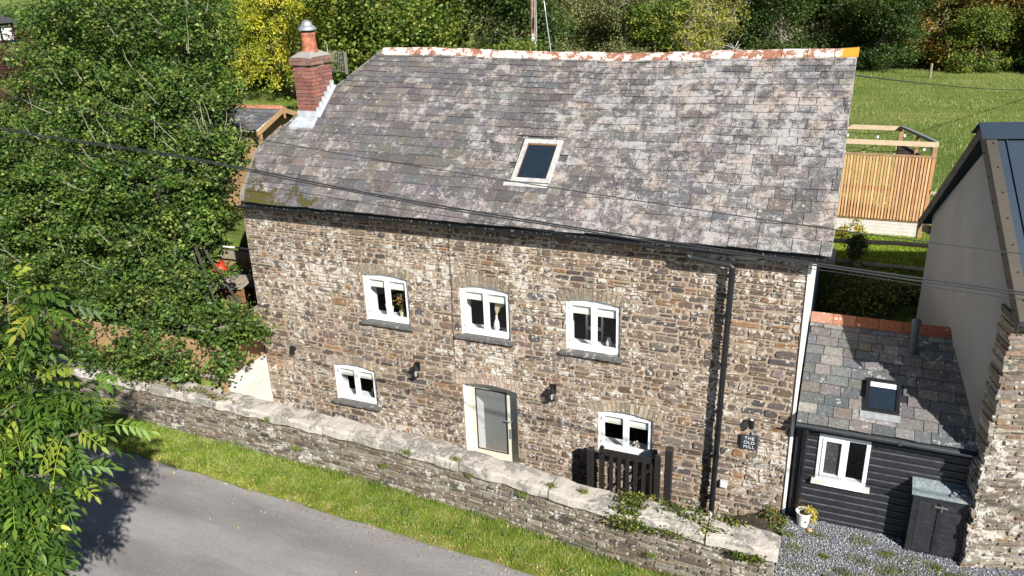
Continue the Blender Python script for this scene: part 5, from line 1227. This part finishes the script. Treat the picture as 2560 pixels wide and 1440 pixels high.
# ------------------------------------------------------------------ trees
def tree(name, loc, blobs, nclump, per, crad, size, pal, label, base, top, r0, cat="tree", group=None, seed=1, elong=1.5, droop=0, nl=14, inner=.5, flat=.8, limbmat=None, var=.25, up=.45):
    t = thing(name, loc, label, cat, group)
    cc, P = crown_points(blobs, nclump, per, crad, seed, inner, flat)
    r = np.random.default_rng(seed + 77)
    ccol = pal_cols(r, nclump, pal, var); cols = np.repeat(ccol, per, axis=0) * r.uniform(.75, 1.25, (len(P), 1))
    alt = pal_cols(r, len(P), pal, var); m = r.uniform(size=len(P)) < .35; cols[m] = alt[m]
    leaves_mesh("crown", P, size, cols, M['leaf'], t, elong, droop, up, seed)
    mb = MB(); limbs(mb, base, top, blobs, list(cc), nl, r0, seed); mb.build("trunk", limbmat or M['bark'], t)
    return t
OAKB = [(-6.9, 4.5, 8.92, 2.68), (-4.07, 3.8, 8.65, 1.03), (-7.78, 3.6, 7.55, 1.88), (-4.11, 3.0, 7.2, 1.48), (-5.85, 2.5, 6.53, 2.07), (-8.72, 2.5, 5.77, 1.9), (-2.58, 2.0, 5.99, 1.07), (-4.48, 1.5, 5.21, 1.94), (-8.05, 1.5, 4.08, 1.97), (-3.35, 0.6, 3.58, 1.44), (-6.14, 0.6, 3.05, 1.71), (-3.59, -0.6, 2.61, 1.27), (-1.71, -0.9, 2.73, 0.99), (-0.07, -1.0, 3.29, 0.65), (0.86, -1.1, 3.43, 0.27), (0.08, -1.25, 2.71, 0.37), (-2.44, -1.2, 2.27, 0.63), (-10.79, 2.5, 4.51, 1.77), (-9.54, 1.0, 2.5, 1.94), (-0.95, -1.3, 2.42, 0.35), (-2.35, 1.2, 4.85, 0.78), (-1.65, -0.2, 3.6, 0.62)]
OAKP = [(.055, .11, .02), (.075, .14, .024), (.11, .18, .03), (.145, .21, .036), (.036, .07, .016), (.08, .14, .034), (.045, .09, .018), (.17, .20, .045)]
oak = tree("oak_tree", (-4.5, 2.0, 2.2), OAKB, 7600, 28, .19, .092, OAKP,
     "large dark green oak with pale twigs filling the left side beside the mill", (-4.6, 2.0, 2.1), (-4.2, 2.6, 7.6), .13, seed=3, elong=1.45, nl=12, inner=.50, limbmat=simple('oak_bark', (.055, .05, .035), .95, var=.3), var=.38)
mb = MB(); rr = random.Random(8)      # pale twigs breaking out of the crown
for k in range(95):
    b = rr.choice(OAKB[:11]); a = rr.uniform(-2.4, .6); el = rr.uniform(-.2, 1.3)
    d = Vector((math.cos(a) * math.cos(el), math.sin(a) * math.cos(el), math.sin(el))); c = Vector(b[:3])
    s = c + d * b[3] * rr.uniform(.75, .9); g_ = Vector((rr.uniform(-.5, .3), rr.uniform(-.3, .1), rr.uniform(.5, 1.0))); L = rr.uniform(.25, .75)
    m = s + (d * .7 + g_ * .6) * L * .5; e = m + (d * .4 + g_) * L * .5
    mb.tube([s, m, e], [.010, .007, .003], 4, cap=False)
    if rr.random() < .6: mb.tube([m, m + Vector((rr.uniform(-.3, .3), -.1, rr.uniform(.1, .35))) * L], [.007, .002], 4, cap=False)
mb.tube([(-2.2, -.4, 2.9), (-1.0, -.9, 3.1), (-.1, -1.0, 3.3), (.95, -1.1, 3.43)], [.03, .018, .01, .004], 6)
mb.tube([(-2.6, .6, 3.2), (-1.6, .1, 3.6), (-.7, -.2, 4.1), (-.1, -.35, 4.35)], [.03, .018, .01, .004], 6)
mb.build("twigs", M['twig'], oak)
r = np.random.default_rng(31)
def spray(path, n, s, seed, size=.08):
    P = np.array(path); k = np.linspace(0, 1, len(P)); t = r.uniform(0, 1, n); c = np.stack([np.interp(t, k, P[:, j]) for j in range(3)], 1) + r.normal(0, s, (n, 3)); return c
pp = np.concatenate([spray([(-.6, -.9, 3.2), (.1, -1.0, 3.32), (.6, -1.05, 3.4), (1.0, -1.1, 3.44)], 280, .09, 1), spray([(-1.3, -.0, 3.8), (-.6, -.2, 4.15), (-.05, -.35, 4.38)], 220, .09, 2), spray([(-1.7, .3, 3.4), (-1.2, 0, 3.2)], 120, .12, 3)])
leaves_mesh("low_branch", pp, .082, pal_cols(r, len(pp), OAKP[:4], .25), M['leaf'], oak, 1.35, seed=9)

# ash in the foreground: compound leaves
ASHB = [(3.13, -7.18, 6.64, 0.27), (3.6, -7.07, 6.68, 0.15), (2.94, -7.34, 6.18, 0.31), (3.54, -7.46, 5.83, 0.27), (3.15, -7.49, 5.34, 0.49), (3.89, -7.36, 5.71, 0.17), (4.27, -7.29, 5.48, 0.06), (3.3, -7.73, 4.9, 0.46), (3.88, -7.66, 5.02, 0.19), (3.2, -8.0, 4.37, 0.42), (3.65, -8.13, 4.17, 0.15), (2.03, -7.57, 6.04, 0.63), (2.18, -8.04, 4.78, 0.77), (2.42, -8.33, 3.86, 0.68), (3.33, -7.03, 8.14, 0.09), (0.98, -6.93, 8.57, 0.68), (1.19, -7.31, 7.48, 0.63), (0.42, -7.59, 6.82, 0.88), (4.01, -7.11, 5.9, 0.05), (3.85, -7.38, 5.42, 0.17)]
ash = thing("ash_tree", (1.0, -9.2, .9), "yellow-green ash with long feathery leaves leaning over the lane, in the lower left foreground", "tree")
def ash_leaves(blobs, n, seed, extra=None):
    rr = np.random.default_rng(seed); B = np.array(blobs); w_ = B[:, 3] ** 2; w_ /= w_.sum(); k = rr.choice(len(B), n, p=w_)
    d = rr.normal(size=(n, 3)); d[:, 0] += .35; d[:, 2] += .2; d /= np.linalg.norm(d, axis=1)[:, None]
    O = B[k, :3] + d * (B[k, 3] * rr.uniform(.25, 1.0, n) ** .5)[:, None]
    V = []; F = []; Cc = []; base = 0
    pal = np.array([(.05, .10, .018), (.075, .14, .02), (.115, .19, .026), (.035, .075, .014), (.20, .25, .034), (.30, .30, .04)])
    for i in range(n):
        dd = d[i].copy(); dd[2] = dd[2] * .4 - .05; dd /= np.linalg.norm(dd); up = np.array([0, 0, 1.]); s = np.cross(dd, up); s /= np.linalg.norm(s); nn = np.cross(s, dd)
        roll = rr.normal(0, .45); s, nn = s * math.cos(roll) + nn * math.sin(roll), nn * math.cos(roll) - s * math.sin(roll)
        L = rr.uniform(.27, .46); np_ = rr.integers(4, 6); c = pal[rr.choice(6, p=[.27, .27, .22, .13, .07, .04])] * rr.uniform(.8, 1.25)
        def pt(t): return O[i] + dd * L * t - up * L * .35 * t * t
        lf = []
        for q in range(np_):
            t = .25 + .7 * q / np_
            for sg in (-1, 1): lf.append((pt(t), s * sg * .85 + dd * .55))
        lf.append((pt(.97), dd - up * .4))
        for (p, a) in lf:
            a = a - up * rr.uniform(.05, .45) + rr.normal(0, .08, 3); a /= np.linalg.norm(a); W = np.cross(a, nn); W /= np.linalg.norm(W) + 1e-9; N2 = np.cross(W, a)
            l = rr.uniform(.10, .148); w2 = l * .17; cv = c * rr.uniform(.85, 1.15)
            pts = [p, p + a * l * .35 - W * w2 + N2 * w2 * .35, p + a * l * .35 + W * w2 + N2 * w2 * .35, p + a * l * .7 - W * w2 * .8 + N2 * w2 * .1 - up * l * .04, p + a * l * .7 + W * w2 * .8 + N2 * w2 * .1 - up * l * .04, p + a * l - up * l * .14, p + a * l * .36 - N2 * .0, p + a * l * .7 - up * l * .05 - N2 * w2 * .15]
            V += pts; Cc += [cv] * 8
            F += [(base, base + 1, base + 6), (base, base + 6, base + 2), (base + 1, base + 3, base + 7), (base + 1, base + 7, base + 6), (base + 6, base + 7, base + 4), (base + 6, base + 4, base + 2), (base + 3, base + 5, base + 7), (base + 7, base + 5, base + 4)]; base += 8
        # rachis
        ra = .0035
        for q in range(3):
            p0, p1 = pt(q / 3), pt((q + 1) / 3); V += [p0 - s * ra, p0 + s * ra, p1 + s * ra * .8, p1 - s * ra * .8]; Cc += [c * 1.5] * 4; F += [(base, base + 1, base + 2), (base, base + 2, base + 3)]; base += 4
    return np.array(V), np.array(F), np.array(Cc), O
Va, Fa, Ca, Oa = ash_leaves(ASHB, 2300, 12)
np_mesh("crown", Va, Fa, Ca, M['leaf'], ash)
mb = MB(); mb.tube([(1.0, -9.3, .8), (1.1, -9.1, 2.0), (1.4, -8.7, 3.4), (1.8, -8.2, 4.6), (2.0, -7.7, 5.8), (1.7, -7.2, 7.4)], [.16, .14, .11, .08, .05, .02], 8)
for b in ASHB:
    mb.tube([(1.4, -8.7, 3.4) if b[2] < 5 else (1.85, -8.1, 4.8), tuple(Vector((1.8, -8.2, 4.6)).lerp(Vector(b[:3]), .6)), b[:3]], [.04, .025, .012], 6)
idx = np.random.default_rng(4).choice(len(Oa), 300, replace=False)
for i in idx:
    c = min(ASHB, key=lambda b: (Vector(b[:3]) - Vector(Oa[i])).length); mb.tube([c[:3], tuple(Vector(c[:3]).lerp(Vector(Oa[i]), .5) + Vector((0, 0, .04))), tuple(Oa[i])], [.006, .005, .003], 4, cap=False)
mb.build("trunk", simple("ash_bark", (.17, .15, .11), .9, var=.2), ash)
r = np.random.default_rng(21); kc = r.choice(len(Oa), 26); pp = np.concatenate([Oa[i] + r.normal(0, 1, (34, 3)) * np.array([.03, .03, .055]) - np.array([0, 0, .08]) for i in kc])
leaves_mesh("seed_keys", pp, .04, pal_cols(r, len(pp), [(.28, .12, .03), (.35, .17, .04), (.22, .09, .03)], .2), M['leaf'], ash, 3.5, .8, seed=4)

# background trees: prototypes, then copies
def proto(name, pal, seed, n=230, per=44, size=.19, bare=False, spread=1.0, elong=1.4, droop=0, crad=.5, inner=.4, label="", var=.28, limbmat=None, nb=7, nl=14, up=.45):
    rr = random.Random(seed); B = [(0, 0, 4.3, 1.9)]
    for k in range(nb):
        a = rr.uniform(0, 6.28); q = rr.uniform(.8, 1.9) * spread; B.append((q * math.cos(a), q * math.sin(a), rr.uniform(2.2, 5.8), rr.uniform(.9, 1.5)))
    for k in range(5):
        a = k * 1.257 + rr.uniform(-.3, .3); B.append((1.5 * math.cos(a), 1.5 * math.sin(a), rr.uniform(.7, 1.6), rr.uniform(.9, 1.3)))
    return tree(name, (0, 0, 0), B, n, per, crad, size, pal, label, (0, 0, -.3), (.2, .1, 4.6), .16, seed=seed, nl=nl, inner=inner, elong=elong, droop=droop, limbmat=limbmat, var=var, flat=.85, up=up)
GREENS = [(.09, .15, .026), (.13, .195, .033), (.19, .24, .04), (.065, .11, .02), (.26, .27, .05)]
OLIVE = [(.19, .205, .08), (.24, .24, .105), (.145, .165, .06), (.29, .26, .14), (.20, .225, .09)]
DARK = [(.055, .095, .024), (.075, .12, .03), (.105, .15, .038), (.042, .075, .02)]
RUST = [(.30, .19, .05), (.36, .22, .06), (.22, .18, .05), (.15, .17, .04), (.40, .25, .07)]
GOLD = [(.25, .27, .045), (.32, .31, .05), (.17, .21, .035), (.36, .31, .07)]
P_ = {}
P_['green'] = [proto("broadleaf_tree", GREENS, 101, n=460, size=.16), proto("broadleaf_tree", GREENS, 102, n=460, size=.16)]
P_['olive'] = [proto("scrub_tree", OLIVE, 103, n=560, per=46, size=.11, crad=.42, limbmat=M['twig'], nl=26), proto("scrub_tree", OLIVE, 104, n=560, per=46, size=.11, crad=.42, limbmat=M['twig'], nl=26)]
P_['dark'] = [proto("broadleaf_tree", DARK, 105, n=460, size=.15), proto("broadleaf_tree", DARK, 106, n=460, size=.15)]
P_['rust'] = [proto("rusty_oak", RUST, 107, n=460, size=.15), proto("rusty_oak", RUST, 108, n=430, size=.15)]
P_['gold'] = [proto("yellowing_tree", GOLD, 109, n=230, per=24, size=.16, crad=.38, limbmat=M['twig'], nl=22)]
P_['bare'] = [proto("bare_tree", OLIVE, 110, n=200, per=5, size=.10, limbmat=simple("dead_limbs", (.46, .43, .37), .9, var=.2), nl=26, crad=.3)]
# kind, x, y, scale, label
BT = [
 ('green', -11.6, 22.0, 1.25, "dense green tree just behind the chimney and its aerial"),
 ('green', -7.6, 20.5, 1.0, "round green tree rising behind the left half of the mill ridge"),
 ('green', -9.5, 26.0, 1.35, "tall leafy green tree above the ridge, between golden conifer and utility pole"),
 ('dark', -5.6, 27.5, 1.15, "deep green tree immediately left of the utility pole"),
 ('green', -3.4, 22.0, .66, "small leafy green bush-like tree at the utility pole's foot"),
 ('green', -14.5, 32, 1.5, "tall sunlit green tree in the gap right of the golden conifer"),
 ('olive', -8.0, 40, 1.2, "pale olive scrub tree immediately right of the utility pole"),
 ('olive', -6.0, 46, 1.25, "olive scrub tree behind the stay wire of the utility pole"),
 ('olive', -3.6, 42, 1.05, "low olive scrub tree over the middle of the roof ridge"),
 ('dark', -4.0, 50, 1.35, "shadowed dark tree above the middle of the roof ridge"),
 ('olive', -.8, 47, 1.2, "wide olive scrub tree above the ridge, right of its middle"),
 ('green', -1.6, 41.5, .85, "fresh green bushy tree touching the ridge right of its middle"),
 ('gold', .8, 41, .80, "yellow-leaved small tree just above the ridge, right of its middle"),
 ('gold', 2.4, 42, .72, "yellow-leaved small tree nearest the right part of the ridge"),
 ('olive', 3.0, 49, 1.3, "olive tree with pale limbs above the right part of the ridge"),
 ('bare', .0, 46, 1.15, "bare pale-limbed dead tree standing among the scrub, left of two"),
 ('bare', 4.2, 46, 1.3, "bare pale-limbed dead tree standing among the scrub, right of two"),
 ('olive', 6.6, 50, 1.3, "olive scrub tree above the right-hand end of the ridge"),
 ('dark', 6.0, 45, .95, "dark low tree behind the right-hand end of the ridge"),
 ('dark', 8.8, 49, 1.2, "dark green tree in shade beyond the right ridge end"),
 ('green', 9.8, 53, 1.4, "mid-green tall tree at the top edge beyond the right ridge end"),
 ('rust', 12.2, 50, 1.25, "first rust-tinged oak from the left at the meadow's far edge"),
 ('dark', 12.6, 45.5, .8, "low dark tree at the meadow edge below the rust-tinged oaks"),
 ('rust', 15.8, 48, 1.2, "large rust-tinged oak in the middle of the meadow's far edge"),
 ('rust', 19.4, 49, 1.35, "orange-brown oak in the top right corner of the picture"),
 ('green', 17.6, 45.5, .72, "small green tree at the meadow edge, under the orange-brown oaks"),
 ('dark', 21.5, 45.5, .8, "low dark tree at the meadow edge at the picture's right border"),
 ('dark', 24.0, 50, 1.3, "dark tree just beyond the orange-brown oak at the right border"),
 ('olive', -13.0, 46, 1.5, "tall olive tree far behind the chimney"),
 ('green', -27, 30, 1.2, "green tree left of the golden conifer, behind the big oak"),
 ('olive', -29, 36, 1.15, "greyish-olive tree left of the golden conifer's top"),
 ('rust', 22.5, 44, .62, "little rust-tinged tree low at the right border of the meadow"),
]
rr = random.Random(77); used = {}
for kind, x, y, s, lab in BT:
    k = used.get(kind, 0); used[kind] = k + 1; pr = P_[kind][k % len(P_[kind])]
    o = pr if k < len(P_[kind]) else dup(pr)
    o.location = (x, y, float(hgt(x, y)) - .15); o.rotation_euler = (0, 0, rr.uniform(0, 6.28)); o.scale = (s * 1.05, s * 1.05, s)
    o["label"] = lab; o["category"] = "tree"; o["group"] = "trees beyond the mill"
# far wood as one mass
n = 900; r = np.random.default_rng(55); fx = r.uniform(-75, 60, n); fy = r.uniform(54, 120, n); m = fx > -48 - (fy - 54) * .2; fx, fy = fx[m], fy[m]; n = len(fx)
cz = hgt(fx, fy) + r.uniform(1.5, 4.5, n); per = 130
P = np.stack([fx, fy, cz], 1)[:, None, :] + r.normal(size=(n, per, 3)) * np.array([1.6, 1.6, 1.5]) ; P = P.reshape(-1, 3)
cc = pal_cols(r, n, OLIVE + DARK + GREENS + RUST[:2], .3); cols = np.repeat(cc, per, axis=0) * r.uniform(.7, 1.3, (len(P), 1))
wood = leaves_mesh("far_wood", P, .42, cols, M['leaf'], None, 1.4, seed=8); tag(wood, "mass of mixed autumn woodland closing the valley behind the mill", "woodland", kind="stuff")
# hedge lines on the far left
n = 160; fx = np.concatenate([r.uniform(-190, -60, 100), r.uniform(-150, -55, 60)]); fy = np.concatenate([95 + r.normal(0, 2, 100), 70 + r.normal(0, 1.5, 60)]); n = len(fx)
P = (np.stack([fx, fy, hgt(fx, fy) + 1.2], 1)[:, None, :] + r.normal(size=(n, 160, 3)) * np.array([1.6, 1.2, .9])).reshape(-1, 3)
hd = leaves_mesh("far_hedges", P, .5, np.repeat(pal_cols(r, n, DARK + [(.13, .10, .05)], .3), 160, axis=0), M['leaf'], None, 1.4, seed=18); tag(hd, "dark hedgerows crossing the far fields at the top left", "hedge", kind="stuff")
# golden conifer: drooping sprays
con = thing("golden_conifer", (-19.9, 27, 3.3), "golden-yellow conifer with drooping sprays, left of the chimney", "tree")
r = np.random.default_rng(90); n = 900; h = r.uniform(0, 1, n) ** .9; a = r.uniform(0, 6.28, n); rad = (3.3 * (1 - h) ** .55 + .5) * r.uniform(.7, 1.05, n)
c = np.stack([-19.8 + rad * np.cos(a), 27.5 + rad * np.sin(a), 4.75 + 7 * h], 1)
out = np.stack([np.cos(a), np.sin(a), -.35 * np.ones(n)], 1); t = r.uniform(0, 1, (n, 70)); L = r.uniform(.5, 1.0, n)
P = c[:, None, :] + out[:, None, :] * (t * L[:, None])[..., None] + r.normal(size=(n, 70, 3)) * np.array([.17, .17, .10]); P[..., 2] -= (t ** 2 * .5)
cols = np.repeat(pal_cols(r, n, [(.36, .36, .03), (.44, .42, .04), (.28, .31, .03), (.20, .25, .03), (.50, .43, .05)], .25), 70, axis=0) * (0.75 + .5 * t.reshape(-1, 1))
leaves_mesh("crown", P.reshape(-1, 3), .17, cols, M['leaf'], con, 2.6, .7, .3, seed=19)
mb = MB(); mb.tube([(-19.8, 27.5, 3.0), (-19.8, 27.5, 10.5)], [.3, .05], 8)
for k in range(60):
    i = int(r.integers(0, n)); mb.tube([(-19.8, 27.5, c[i][2] + .2), tuple(c[i])], [.05, .015], 4, cap=False)
mb.build("trunk", M['bark'], con)
# purple-leaved shrub at the far left, shrubs behind the summerhouse and in the pit
tree("copper_shrub", (-18.4, 9.5, 3.4), [(-18.6, 9.5, 7.6, 1.1), (-17.6, 9.2, 6.9, .9), (-19.6, 9.8, 6.9, 1.1), (-18.4, 9.3, 5.9, 1.3)], 150, 50, .3, .10, [(.07, .02, .03), (.10, .03, .035), (.06, .07, .02), (.16, .12, .03)], "dark purple-leaved small tree at the left edge below the half-timbered house", (-18.5, 9.6, 3.3), (-18.5, 9.6, 6.9), .1, seed=41)
tree("garden_shrub", (-4.0, 10.2, 3.5), [(-4.3, 10.0, 4.9, .8), (-3.2, 9.8, 4.6, .7), (-5.1, 10.4, 5.2, .6)], 110, 40, .25, .09, [(.14, .20, .03), (.20, .25, .04), (.27, .25, .06), (.10, .14, .03)], "yellow-green twiggy shrub behind the summerhouse gable, below the chimney", (-4.2, 10, 3.4), (-4.2, 10, 4.6), .05, "shrub", seed=42, limbmat=M['twig'])
tree("bramble_shrub", (11.9, 4.5, 3.3), [(11.6, 4.3, 3.70, .45), (12.1, 4.2, 3.55, .5), (11.7, 3.9, 3.2, .6), (12.4, 4.3, 3.7, .3)], 120, 42, .19, .07, [(.13, .19, .03), (.20, .24, .05), (.26, .22, .06), (.07, .11, .02), (.24, .15, .06)], "sunlit tangled shrub on the bank behind the annexe", (11.9, 4.4, 3.0), (11.9, 4.3, 3.7), .03, "shrub", seed=43, limbmat=M['twig'], nl=20)
tree("ivy_post", (11.62, 4.9, 3.6), [(11.62, 4.85, 3.9, .15), (11.64, 4.85, 4.2, .17), (11.70, 4.83, 4.5, .14), (11.66, 4.85, 4.35, .17)], 60, 34, .09, .055, [(.05, .08, .02), (.08, .11, .03), (.16, .14, .04)], "dark ivy climbing the grey fence post behind the annexe", (11.62, 4.9, 3.5), (11.66, 4.9, 4.5), .02, "climber", seed=44)
tree("yellow_sapling", (11.5, 5.0, 3.7), [(11.55, 4.9, 4.82, .14), (11.35, 4.9, 4.62, .13), (11.68, 4.9, 4.70, .10)], 26, 22, .08, .05, [(.40, .33, .05), (.32, .32, .05), (.45, .30, .06)], "thin yellow-leaved sapling in front of the slatted screen's base", (11.55, 5.0, 3.6), (11.5, 4.95, 4.8), .012, "sapling", seed=45, limbmat=M['twig'])
for k, (x, y, z, s, lab) in enumerate([(11.6, 2.9, 1.9, .65, "dark ferns in the pit right behind the annexe ridge, against the mill"), (12.6, 3.0, 2.0, .75, "dark ferns in the pit behind the annexe ridge, next to the grey gable"), (12.1, 3.4, 2.4, .6, "dark undergrowth halfway up the shaded bank behind the annexe"), (12.9, 4.6, 3.35, .35, "low dark growth at the top of the shaded bank beside the grey gable")]):
    tree("fern_clump", (x, y, z - .5), [(x, y, z, s), (x + .3, y + .2, z + .15, s * .7)], 100, 34, .2, .10, [(.03, .06, .018), (.045, .08, .022), (.06, .08, .03)], lab, (x, y, z - .6), (x, y, z), .02, "undergrowth", seed=50 + k, elong=2.6)
r = np.random.default_rng(410); n = 3400; px = r.uniform(-4.5, 11, n); py = yfront(px) - np.abs(r.normal(0, .07, n)); h_ = np.where(np.sin(px * 5.3) + np.sin(px * 2.1 + 1) > .2, .13, .07)
tag(blades("wall_foot_grass", np.stack([px, py, np.full(n, .915)], 1), h_, .005, pal_cols(r, n, [(.16, .28, .04), (.24, .34, .06), (.38, .36, .14), (.12, .2, .03)], .3), M['grassblade'], lean=.9, seed=411), "longer grass and weeds against the foot of the parapet", "grass", kind="stuff")
n = 2600; c_ = np.stack([r.uniform(-3, 10, 46), np.zeros(46)], 1); k = r.integers(0, 46, n); px = c_[k, 0] + r.normal(0, .05, n); v_ = r.uniform(.15, .8, 46)[k]; py = yfront(px) - v_ + r.normal(0, .035, n)
tag(leaves_mesh("verge_weeds", np.stack([px, py, np.full(n, .95)], 1), .035, pal_cols(r, n, [(.09, .18, .03), (.14, .24, .04), (.32, .30, .10)], .3), M['leaf'], None, 1.6, 0, 1.5, 412), "low broad-leaved weeds dotted through the roadside verge", "weeds", kind="stuff")
n = 700; r = np.random.default_rng(401); px = r.uniform(-3, 9, n); py = np.array([road_edge(x) for x in px]) + r.normal(0, .16, n) * np.where(r.uniform(size=n) < .3, 4, 1); py = np.minimum(py, yfront(px) - .05)
lv = leaves_mesh("fallen_leaves", np.stack([px, py, np.where(py > np.array([road_edge(x) for x in px]), .95, .915)], 1), .045, pal_cols(r, n, [(.40, .24, .09), (.48, .36, .12), (.30, .18, .09), (.45, .40, .25)], .25), M['leaf'], None, 1.5, 0, 3.0, 402)
tag(lv, "dry fallen leaves and grit scattered along the edge of the lane", "fallen leaves", kind="stuff")
# ------------------------------------------------------------------ small growth on walls and gravel
def ivy(name, pts, n, s, size, pal, label, cat, seed, group=None):
    r = np.random.default_rng(seed); P = np.array(pts); k = r.integers(0, len(P), n); p = P[k, :3] + r.normal(size=(n, 3)) * P[k, 3:4] * np.array([1, .45, .55])
    t = thing(name, tuple(P[0, :3]), label, cat, group); leaves_mesh("leaves", p, size, pal_cols(r, n, pal, .3), M['leaf'], t, 1.15, 0, .8, seed)
    mb = MB(); Q = [tuple(q[:3]) for q in P]; 
    for a, b in zip(Q[:-1], Q[1:]): mb.tube([a, b], .004, 4)
    mb.build("stem", M['bark'], t); return t
IV = [(.06, .09, .018), (.10, .14, .025), (.16, .19, .035), (.04, .06, .015), (.24, .22, .05)]
def onw(x, f, z): return (x, yfront(x) + f, z)
main = []
rr = random.Random(5)
for x in np.arange(8.62, 8.95, .05): main += [onw(x, .33 - (x - 8.6) * .0, 1.97) + (.07,), onw(x, .15, 1.98) + (.08,), onw(x, -.03, 1.95) + (.08,), onw(x, -.08, 1.83) + (.07,), onw(x - .05, -.09, 1.72) + (.07,)]
for x in np.arange(8.8, 10.6, .1): main.append(onw(x, .37 + rr.uniform(-.05, .05), 1.96) + (.085,))
for x in np.arange(9.3, 10.0, .08): main.append(onw(x, .22 + rr.uniform(-.08, .05), 1.97) + (.09,))
for x in np.arange(9.0, 9.7, .09): main.append(onw(x, -.08, 1.80 + rr.uniform(-.03, .04)) + (.06,))
for x in np.arange(9.85, 10.3, .08): main.append(onw(x, .02 + rr.uniform(-.08, .05), 1.93) + (.07,))
ivy("ivy", main, 3000, .1, .042, IV, "dark green ivy trailing over the right-hand parapet copings below the picket gate", "ivy", 61)
sec = [onw(x, -.10, 1.80 - .06 * abs(math.sin(x * 7))) + (.05,) for x in np.arange(10.45, 10.85, .06)]; ivy("ivy", sec, 480, .1, .040, IV, "small ivy patch hanging under the last coping at the parapet's right end", "ivy", 62)
sec = [onw(x, .0 + .12 * abs(math.sin(x * 3)), 1.95) + (.08,) for x in np.arange(-2.9, .3, .12)]; ivy("ivy", sec, 1500, .1, .042, IV + [(.30, .18, .08)], "ivy and fallen leaves over the left-hand copings beneath the big oak", "ivy", 63)
tree("wall_shrub", (10.85, -1.5, 1.7), [(10.82, -1.62, 2.0, .14), (10.95, -1.66, 1.95, .13)], 40, 24, .06, .045, [(.12, .16, .03), (.20, .14, .06), (.09, .13, .03)], "small reddish-green shrub at the right end of the parapet top by the gravel", (10.88, -1.62, 1.5), (10.88, -1.62, 1.98), .01, "shrub", seed=64)
FT = [(5.62, -.02, 1.96, "tuft of grass in the coping joint directly below the door's left side"), (7.42, .05, 1.95, "tuft of grass in the coping joint left of the picket gate"), (4.60, -.07, 1.86, "little weed in the coping joint left of the door"), (4.05, -.09, 1.42, "small green fern on the parapet face left of the door"), (6.95, -.10, 1.70, "fern growing from the parapet face just below the copings, right of the door"), (5.9, -.06, 1.76, "green fringe of weeds under the coping below the door"), (2.0, -.10, 1.30, "small green fern low on the left part of the parapet face"), (9.2, -.09, 1.28, "bright green weed low on the right part of the parapet face"), (1.35, -.07, 1.80, "tiny fern under the copings left of the lower left window"), (8.0, .12, 1.98, "small moss tuft on top of the long coping left of the ivy")]
for k, (x, f, z, lab) in enumerate(FT):
    p = onw(x, f, z); r = np.random.default_rng(200 + k); n = 90; t = thing("wall_fern", p, lab, "weed", "weeds on the parapet")
    c = np.array(p)[None] + r.normal(size=(n, 3)) * np.array([.05, .02, .02]); blades("leaves", c, .07, .005, pal_cols(r, n, [(.14, .22, .03), (.20, .26, .04), (.30, .26, .08)], .3), M['grassblade'], t, lean=1.2, seed=k)
r = np.random.default_rng(300); n = 4200; c = np.array([(11.25, -.9), (11.3, -1.35), (11.75, -1.45), (12.0, -1.25), (11.7, -.95), (11.55, -.45), (12.25, -.35), (12.6, -.55), (13.0, -.6), (13.35, -.62), (13.6, -.75), (12.8, -.9), (12.2, -.85), (13.9, -.75), (14.3, -.62), (14.8, -.6), (12.4, -1.3), (11.1, -.6), (13.2, -1.0), (12.6, -1.0), (13.7, -.95), (14.1, -.9), (13.45, -.8)])
k = r.integers(0, len(c), n); sc_ = r.uniform(.2, 1.9, len(c))[k]; px = c[k, 0] + r.normal(0, .09, n) * sc_; py = c[k, 1] + r.normal(0, .05, n) * sc_
tag(blades("gravel_weeds", np.stack([px, py, np.full(n, .93)], 1), .045 + 0 * px, .005, pal_cols(r, n, [(.14, .20, .03), (.22, .24, .05), (.30, .24, .09), (.10, .14, .03)], .3), M['grassblade'], lean=1.3, seed=301), "scattered low weeds and moss growing through the gravel", "weeds", kind="stuff")
